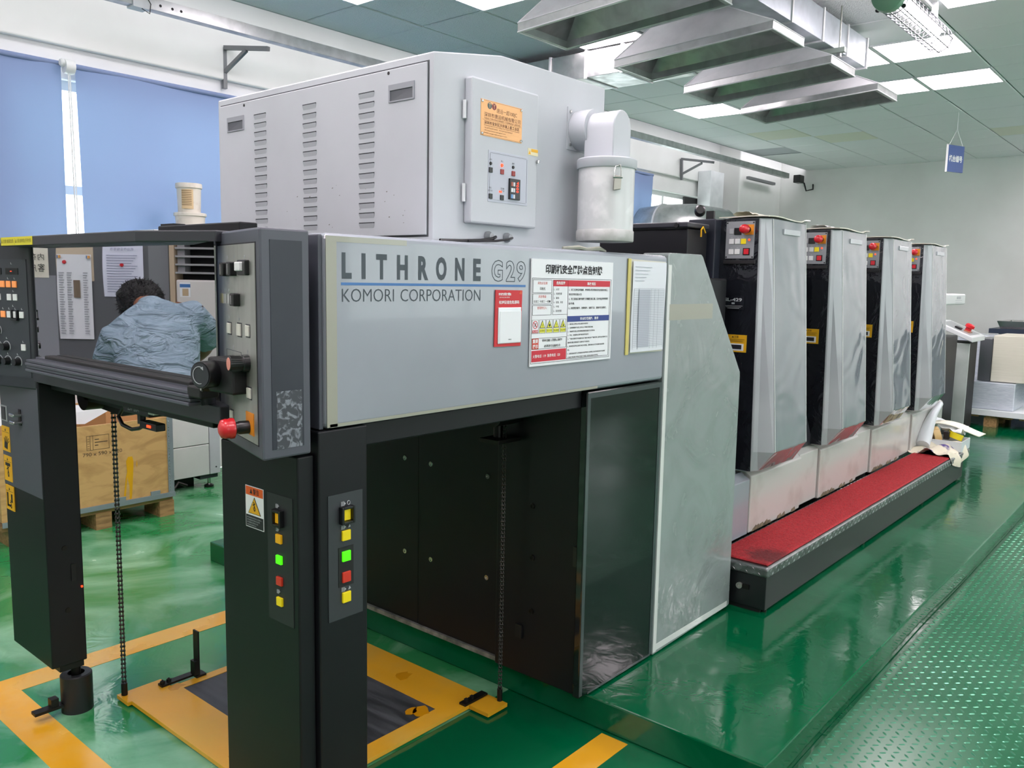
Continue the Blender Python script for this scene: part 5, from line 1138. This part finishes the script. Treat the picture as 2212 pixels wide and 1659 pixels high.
M().box(2.79, 3.15, 5.56, 6.0, .33, 1.85).ob('upper_panel', CB_, WC, bevel=.004); M().box(2.79, 3.15, 5.56, 6.0, .10, .325).ob('lower_panel', CB_, WC, bevel=.004)
M().box(3.153, 3.235, 5.555, 6.0, .10, 1.85).ob('corner_post', WHITE, WC, bevel=.004); M().lathe([(0, 0), (.006, 0), (.006, .002), (0, .002)], (3.2, 5.555, .15), (0, -1, 0), 10).ob('post_screw', SOOT, WC)
M().box(3.08, 3.22, 5.57, 5.7, .07, .10).ob('foot_block', DARKG, WC); M().cyl((3.165, 5.60, .02), (3.165, 5.60, .07), .012, 10).ob('foot_stem', CHROME, WC); M().lathe([(.035, 0), (.035, .014), (.014, .024), (0, .024)], (3.165, 5.60, 0), (0, 0, 1), 18).ob('foot_pad', RUBBER, WC, smooth=40)
M().box(2.79, 3.1, 5.7, 6.0, 0, .10).ob('plinth', SOOT, WC)
M().tube([(2.79, 5.54, .08), (2.86, 5.53, .05), (2.90, 5.55, .08), (2.96, 5.54, .05)], .012, 6).ob('hose', IRON, WC, smooth=True)
TUB = mat('grimy_tub', '#d2cdc0', .45, c2='#b8b0a0', ns=12, nd=6, lo=.52, hi=.75)
def tub(c, r, h, label, lab):
    t = thing('plastic_tub', label, 'tub', c, 'stacked white plastic tubs')
    M().lathe([(0, 0), (r*.90, 0), (r*.97, h*.82), (r*.97, h*.84)], c, (0, 0, 1), 32).ob('tub_body', TUB, t, smooth=40)
    M().lathe([(r*.97, h*.82), (r*1.06, h*.84), (r*1.06, h*.97), (r*1.02, h), (0, h*.985)], c, (0, 0, 1), 32).ob('tub_lid', TUB, t, smooth=40)
    if lab:
        a = M(); n_ = 8
        L_ = [(c[0]+(r*.975)*math.cos(th), c[1]+(r*.975)*math.sin(th)) for th in [math.radians(-155+8*i) for i in range(n_)]]
        for (p, q_) in zip(L_[:-1], L_[1:]): a.add([(p[0], p[1], c[2]+h*.12), (q_[0], q_[1], c[2]+h*.12), (q_[0], q_[1], c[2]+h*.78), (p[0], p[1], c[2]+h*.78)], [(0, 1, 2, 3)])
        a.ob('tub_label', mat('tub_label_ochre', '#cdb48a', .5), t, smooth=True)
        b = M()
        for i in range(9):
            for (p, q_) in zip(L_[:-2], L_[1:-1]):
                z = c[2]+h*(.72-.06*i); ex = lambda P_: (c[0]+(P_[0]-c[0])*1.006, c[1]+(P_[1]-c[1])*1.006)
                p_, q2 = ex(p), ex(q_); b.add([(p_[0], p_[1], z), (q2[0], q2[1], z), (q2[0], q2[1], z+.004), (p_[0], p_[1], z+.004)], [(0, 1, 2, 3)])
        b.ob('label_print', mat('label_brown', '#6a5030', .6), t)
    return t
tub((3.13, 5.70, 1.851), .105, .135, 'lower white tub under the labelled one, on top of the tall cabinet', 0)
tub((3.125, 5.70, 1.987), .085, .205, 'upper white tub with an ochre label, topmost of the stack', 1)
for d, lb in (((-3.6, 0, 0), 'added caged tube lamp, unseen, over the camera side of the aisle'), ((-7.2, 0, 0), 'added caged tube lamp, unseen, far behind the camera'), ((0, -2.9, 0), 'added caged tube lamp, unseen, over the right aisle'), ((-3.6, -2.9, 0), 'added caged tube lamp, unseen, over the right rear'), ((-4.6, 2.8, 0), 'added caged tube lamp, unseen, near the windows')):
    dup(LP, d, lb)  # unseen copies, added to throw light up onto the ceiling

# ------------------------------------------------------------------ what the dark viewing pane mirrors: the workplace beside the windows
rgt, = (Vector((.648, .762, 0)),)
FB2 = Fr((-.385, 4.884, 0), rgt)
BO = thing('pin_board_cabinet', 'dark grey cabinet front with papers held by magnets, mirrored in the viewing pane', 'cabinet', (-.1, 5.2, 0))
M().box(-.02, .95, .05, 2.05, -.30, 0, FB2).ob('cabinet_body', mat('cabinet_grey', '#5c5f62', .4), BO, bevel=.004)
M().box(.66, .84, .95, 1.53, -.001, .003, FB2).ob('pale_strip', mat('pale_strip_grey', '#8c8f94', .35), BO)
M().box(-.02, .10, 1.10, 2.0, -.001, .002, FB2).ob('cabinet_edge', mat('cabinet_edge_grey', '#7c7f82', .4), BO)
def sheet(nm, u0, u1, v0, v1, m, w_, label, cat='paper'):
    t = thing(nm, label, cat, FB2((u0+u1)/2, v0, w_)); M().grid(6, 8, lambda a, b: FB2(u0+(u1-u0)*a, v1+(v0-v1)*b, w_+.012*math.sin(PI*b)*a)).ob('sheet', m, t, recalc=False); return t
s1 = sheet('manual_sheet', .44, .645, 1.15, 1.658, PAPER, .012, 'long white printed sheet under a red magnet, mirrored in the pane')
k = M()
for a, b in ((.60, .632), (.553, .583), (.458, .486)):
    for i in range(26): k.box(a+.004*(i % 3), b, 1.545-.0145*i, 1.551-.0145*i, .0246, .0252, FB2)
k.ob('sheet_print', mat('faint_print', '#a4a6aa', .6), s1)
M().box(.505, .545, 1.40, 1.505, .0246, .0254, FB2).ob('sheet_picture', mat('sheet_picture_brown', '#7a6a58', .6), s1)
for u in (.452, .628):
    for i, cc in enumerate(('#d09040', '#e8b060', '#5a80b0')): M().box(u-.012+.008*i, u-.004+.008*i, 1.635, 1.652, .0246, .0252, FB2).ob('colour_mark', mat('mark_%d' % i, cc, .5), s1)
M().lathe([(0, 0), (.012, 0), (.010, .008), (0, .009)], FB2(.598, 1.612, .018), FB2.n, 14).ob('magnet', RED, s1, smooth=True)
s2 = sheet('notice_sheet', .13, .37, 1.41, 1.72, mat('cool_paper', '#dcdfee', .6), .006, 'white notice in lines of small print behind the bending man, mirrored in the pane')
k = M()
for i in range(15): k.box(.16+.012*(i % 4), .345, 1.655-.0155*i, 1.658-.0155*i, .0186, .0192, FB2)
text(k, '机台作业指导书', FB2, .18, .32, 1.685, 1.703, .019); k.ob('sheet_print', mat('grey_blue_print', '#70748a', .6), s2, recalc=False)
M().lathe([(0, 0), (.012, 0), (.010, .008), (0, .009)], FB2(.255, 1.60, .014), FB2.n, 14).ob('magnet', RED, s2, smooth=True)
sheet('tan_sheet', .43, .65, 1.50, 1.72, mat('tan_paper', '#c8b8a0', .6), .003, 'tan paper behind the long printed sheet, mirrored in the pane')
s4 = sheet('handwritten_sheet', .70, .83, 1.516, 1.72, IVORY, .006, 'ivory paper with brushed characters at the pane left edge')
k = M(); text(k, '内', FB2, .718, .755, 1.62, 1.66, .0195); text(k, '客', FB2, .716, .758, 1.55, 1.60, .0195); text(k, '存', FB2, .765, .80, 1.62, 1.66, .0195); text(k, '户', FB2, .765, .80, 1.55, 1.60, .0195); k.ob('brush_lettering', INK, s4, recalc=False)
FA = Fr((-.56, 4.45, 0), (.57, .82, 0))
AC = thing('air_conditioner', 'tall white floor air conditioner with louvres and a blue display, mirrored in the pane', 'air conditioner', (-.5, 4.6, 0))
ACW = mat('ac_white', '#d2cec8', .4)
M().box(-.20, .34, .02, 1.52, -.30, 0, FA).ob('lower_body', ACW, AC, bevel=.01); M().box(-.20, .36, 1.52, 1.86, -.30, -.10, FA).ob('vent_back', SOOT, AC)
M().box(.345, .375, .02, 1.86, -.30, .002, FA).ob('side_trim', mat('ac_tan', '#b8a48a', .5), AC); M().box(-.2, .36, 1.80, 1.86, -.30, 0, FA).ob('top_cap', ACW, AC)
for i in range(5): M().box(-.20, .34, 1.555+.048*i, 1.566+.048*i, -.08, .0, FA).ob('louver', mat('ac_louver', '#9a9a9a', .4), AC)
for i in range(4): M().box(.29, .335, 1.566+.048*i, 1.603+.048*i, -.09, -.02, FA).ob('louver_clip', mat('clip_grey', '#8a8a8c', .4), AC)
M().box(-.16, .09, 1.27, 1.41, -.001, .003, FA).ob('display_panel', mat('display_grey', '#6c6e70', .3), AC)
k = M(); text(k, '26', FA, -.02, .05, 1.335, 1.365, .004, .02); k.ob('display_digits', mat('blue_digits', '#c0c8ff', .4, emit='#a8b4ff', es=2.2), AC, recalc=False)
M().box(.25, .315, 1.42, 1.505, -.001, .001, FA).ob('energy_label', PAPER, AC); M().box(.25, .315, 1.475, 1.495, 0, .0016, FA).ob('label_blue', BINK, AC); M().box(.262, .30, 1.425, 1.468, 0, .0016, FA).ob('label_tan', mat('label_tan', '#b8a080', .5), AC)
DS = thing('work_desk', 'pale work desk where the man bends over, mirrored in the pane', 'desk', (-.1, 4.6, 0))
M().box(.02, .85, .82, .86, .08, .50, FB2).ob('desk_top', mat('desk_pale', '#d4d4d4', .4), DS)
for u in (.05, .79):
    for w_ in (.11, .45): M().box(u, u+.04, 0, .82, w_, w_+.04, FB2).ob('leg', STEEL, DS)
# the man
SKIN = mat('skin', '#8a5c42', .5); SHIRT = mat('grey_blue_shirt', '#8fa3b0', .8, c2='#7c919e', ns=5, bump=.9, bs=7, bd=.06, stretch=(1.2, 1.2, 3), dist=1.2)
HAIR = mat('black_hair', '#0c0b0b', .55, bump=1., bs=90, bd=.02); PANTS = mat('dark_trousers', '#20242c', .8)
def skin(name, m, parent, J, E, root, lv=2):
    names = list(J); me = bpy.data.meshes.new(name); me.from_pydata([J[n][0] for n in names], [(names.index(a), names.index(b)) for a, b in E], []); me.update()
    o = bpy.data.objects.new(name, me); COL.objects.link(o)
    o.modifiers.new('skin', 'SKIN'); sb = o.modifiers.new('sub', 'SUBSURF'); sb.levels = sb.render_levels = lv
    if not me.skin_vertices: 
        bpy.context.view_layer.objects.active = o
    for i, n in enumerate(names):
        r = J[n][1]; v = me.skin_vertices[0].data[i]; v.radius = (r, r) if not isinstance(r, tuple) else r; v.use_root = n == root
    bpy.context.view_layer.update(); dg = bpy.context.evaluated_depsgraph_get()
    m2 = bpy.data.meshes.new_from_object(o.evaluated_get(dg)); bpy.data.objects.remove(o)
    m2.materials.clear(); m2.materials.append(m); m2.polygons.foreach_set('use_smooth', [True]*len(m2.polygons))
    o = bpy.data.objects.new(name, m2); COL.objects.link(o)
    if parent: put(o, parent)
    return o
PE = thing('person', 'man in a grey-blue short-sleeved shirt bending over the desk, seen mirrored in the pane', 'person', (.16, 3.86, 0))
V_ = Vector
J = dict(pelvis=((.17, 3.87, .90), .13), waist=((.125, 3.97, 1.04), .12), chest=((.10, 4.07, 1.21), .14), top=((.075, 4.13, 1.31), .12), neck=((.05, 4.21, 1.37), .058), head0=((.035, 4.30, 1.385), .07), head=((.03, 4.37, 1.385), .088), crown=((.03, 4.43, 1.395), .07),
         rsh=((-.085, 4.03, 1.335), .065), relb=((-.27, 4.22, 1.16), .045), rwr=((-.21, 4.45, 1.0), .030), lsh=((.245, 4.17, 1.215), .065), lelb=((.235, 4.27, .99), .045), lwr=((.11, 4.50, .905), .030),
         rhip=((.075, 3.90, .86), .09), rknee=((.05, 3.96, .48), .062), rank=((.06, 3.90, .09), .042), rtoe=((.0, 4.04, .035), .035), lhip=((.265, 3.86, .86), .09), lknee=((.27, 3.90, .48), .062), lank=((.28, 3.84, .09), .042), ltoe=((.24, 3.98, .035), .035))
E_ = [('pelvis', 'waist'), ('waist', 'chest'), ('chest', 'top'), ('top', 'neck'), ('neck', 'head0'), ('head0', 'head'), ('head', 'crown'), ('top', 'rsh'), ('rsh', 'relb'), ('relb', 'rwr'), ('top', 'lsh'), ('lsh', 'lelb'), ('lelb', 'lwr'), ('pelvis', 'rhip'), ('rhip', 'rknee'), ('rknee', 'rank'), ('rank', 'rtoe'), ('pelvis', 'lhip'), ('lhip', 'lknee'), ('lknee', 'lank'), ('lank', 'ltoe')]
skin('body', SKIN, PE, J, E_, 'pelvis')
LT = V_((.35, .135, -.12)).normalized()
sr = M(); SPN = (((.185, 3.82, .84), .185, .135), ((.165, 3.88, .92), .185, .135), ((.135, 3.96, 1.04), .185, .13), ((.10, 4.06, 1.2), .210, .135), ((.078, 4.12, 1.30), .205, .115), ((.062, 4.165, 1.352), .135, .08), ((.048, 4.205, 1.385), .066, .062))
rg_ = []
for k_, (c_, hw_, hd_) in enumerate(SPN):
    c_ = V_(c_); ax_ = (V_(SPN[min(k_+1, 6)][0])-V_(SPN[max(k_-1, 0)][0])).normalized(); l_ = (LT-ax_*LT.dot(ax_)).normalized(); d_ = ax_.cross(l_)
    rg_.append([c_+l_*hw_*math.copysign(abs(math.cos(2*PI*i/28))**.8, math.cos(2*PI*i/28))+d_*hd_*math.copysign(abs(math.sin(2*PI*i/28))**.8, math.sin(2*PI*i/28)) for i in range(28)])
sr.loft(rg_)
sr.tube([(.02, 4.08, 1.30), (-.09, 4.035, 1.335), (-.165, 4.095, 1.275), (-.235, 4.17, 1.20)], [.09, .09, .085, .08], 20)
sr.tube([(.16, 4.13, 1.25), (.25, 4.165, 1.22), (.262, 4.20, 1.13), (.252, 4.23, 1.04)], [.09, .09, .085, .082], 20)
so = sr.ob('shirt', SHIRT, PE)
rmd = so.modifiers.new('fuse', 'REMESH'); rmd.mode = 'VOXEL'; rmd.voxel_size = .012; rmd.use_smooth_shade = True
sm = so.modifiers.new('soft', 'SMOOTH'); sm.factor = .5; sm.iterations = 6
M().lathe([(.060, 0), (.066, .004), (.062, .03), (.058, .032)], (.046, 4.208, 1.378), (-.2, .6, .75), 24, caps=False).ob('collar', SHIRT, PE, smooth=True)
J3 = dict(p=((.17, 3.87, .89), .148), rh=((.075, 3.90, .84), .105), rk=((.05, 3.955, .48), .082), ra=((.06, 3.905, .11), .07), lh=((.265, 3.86, .84), .105), lk=((.27, 3.895, .48), .082), la=((.28, 3.845, .11), .07))
skin('trousers', PANTS, PE, J3, [('p', 'rh'), ('rh', 'rk'), ('rk', 'ra'), ('p', 'lh'), ('lh', 'lk'), ('lk', 'la')], 'p')
hc = V_((.022, 4.37, 1.405)); rr = random.Random(2)
hm = M(); hm.lathe([(.0, -.11)]+[(.112*math.cos(PI*(i/14-.5)), .112*math.sin(PI*(i/14-.5))) for i in range(1, 14)]+[(0, .112)], hc, (-.1, .35, .9), 28, caps=False)
for p in hm.v: p += (p-hc).normalized()*rr.uniform(-.006, .014)
hm.ob('hair', HAIR, PE, smooth=True)
hm = M()
for _ in range(420):
    d = V_((rr.gauss(0, 1), rr.gauss(0, 1), rr.gauss(.2, 1))).normalized(); p = hc+d*.105; q_ = p+(d+V_((rr.gauss(0, .4), rr.gauss(0, .4), rr.gauss(0, .4)))).normalized()*.03
    a_ = d.orthogonal().normalized()*.004; hm.add([p-a_, p+a_, q_], [(0, 1, 2)])
hm.ob('hair_tufts', HAIR, PE, kind='stuff', recalc=False)
for w0, dr_ in (((-.21, 4.45, 1.0), V_((.25, .75, -.55))), ((.11, 4.50, .905), V_((-.35, .9, -.15)))):
    w0 = V_(w0); f_ = dr_.normalized(); sd = f_.cross(V_((0, 0, 1))).normalized()
    Jh = dict(w=(w0, .028), p=(w0+f_*.05, .030)); Eh = [('w', 'p')]
    for i, (off, ln) in enumerate(((-.027, .062), (-.009, .075), (.009, .07), (.026, .055))):
        b = w0+f_*.085+sd*off; m_ = b+f_*ln*.5+V_((0, 0, -.008)); e_ = b+f_*ln*.9+V_((0, 0, -.03))
        Jh['b%d' % i] = (b, .0105); Jh['m%d' % i] = (m_, .009); Jh['e%d' % i] = (e_, .0075); Eh += [('p', 'b%d' % i), ('b%d' % i, 'm%d' % i), ('m%d' % i, 'e%d' % i)]
    t0 = w0+f_*.04-sd*.035; t1_ = t0+f_*.035-sd*.022; Jh['t0'] = (t0, .012); Jh['t1'] = (t1_, .0095); Eh += [('p', 't0'), ('t0', 't1')]
    skin('hand', SKIN, PE, Jh, Eh, 'w', 1)
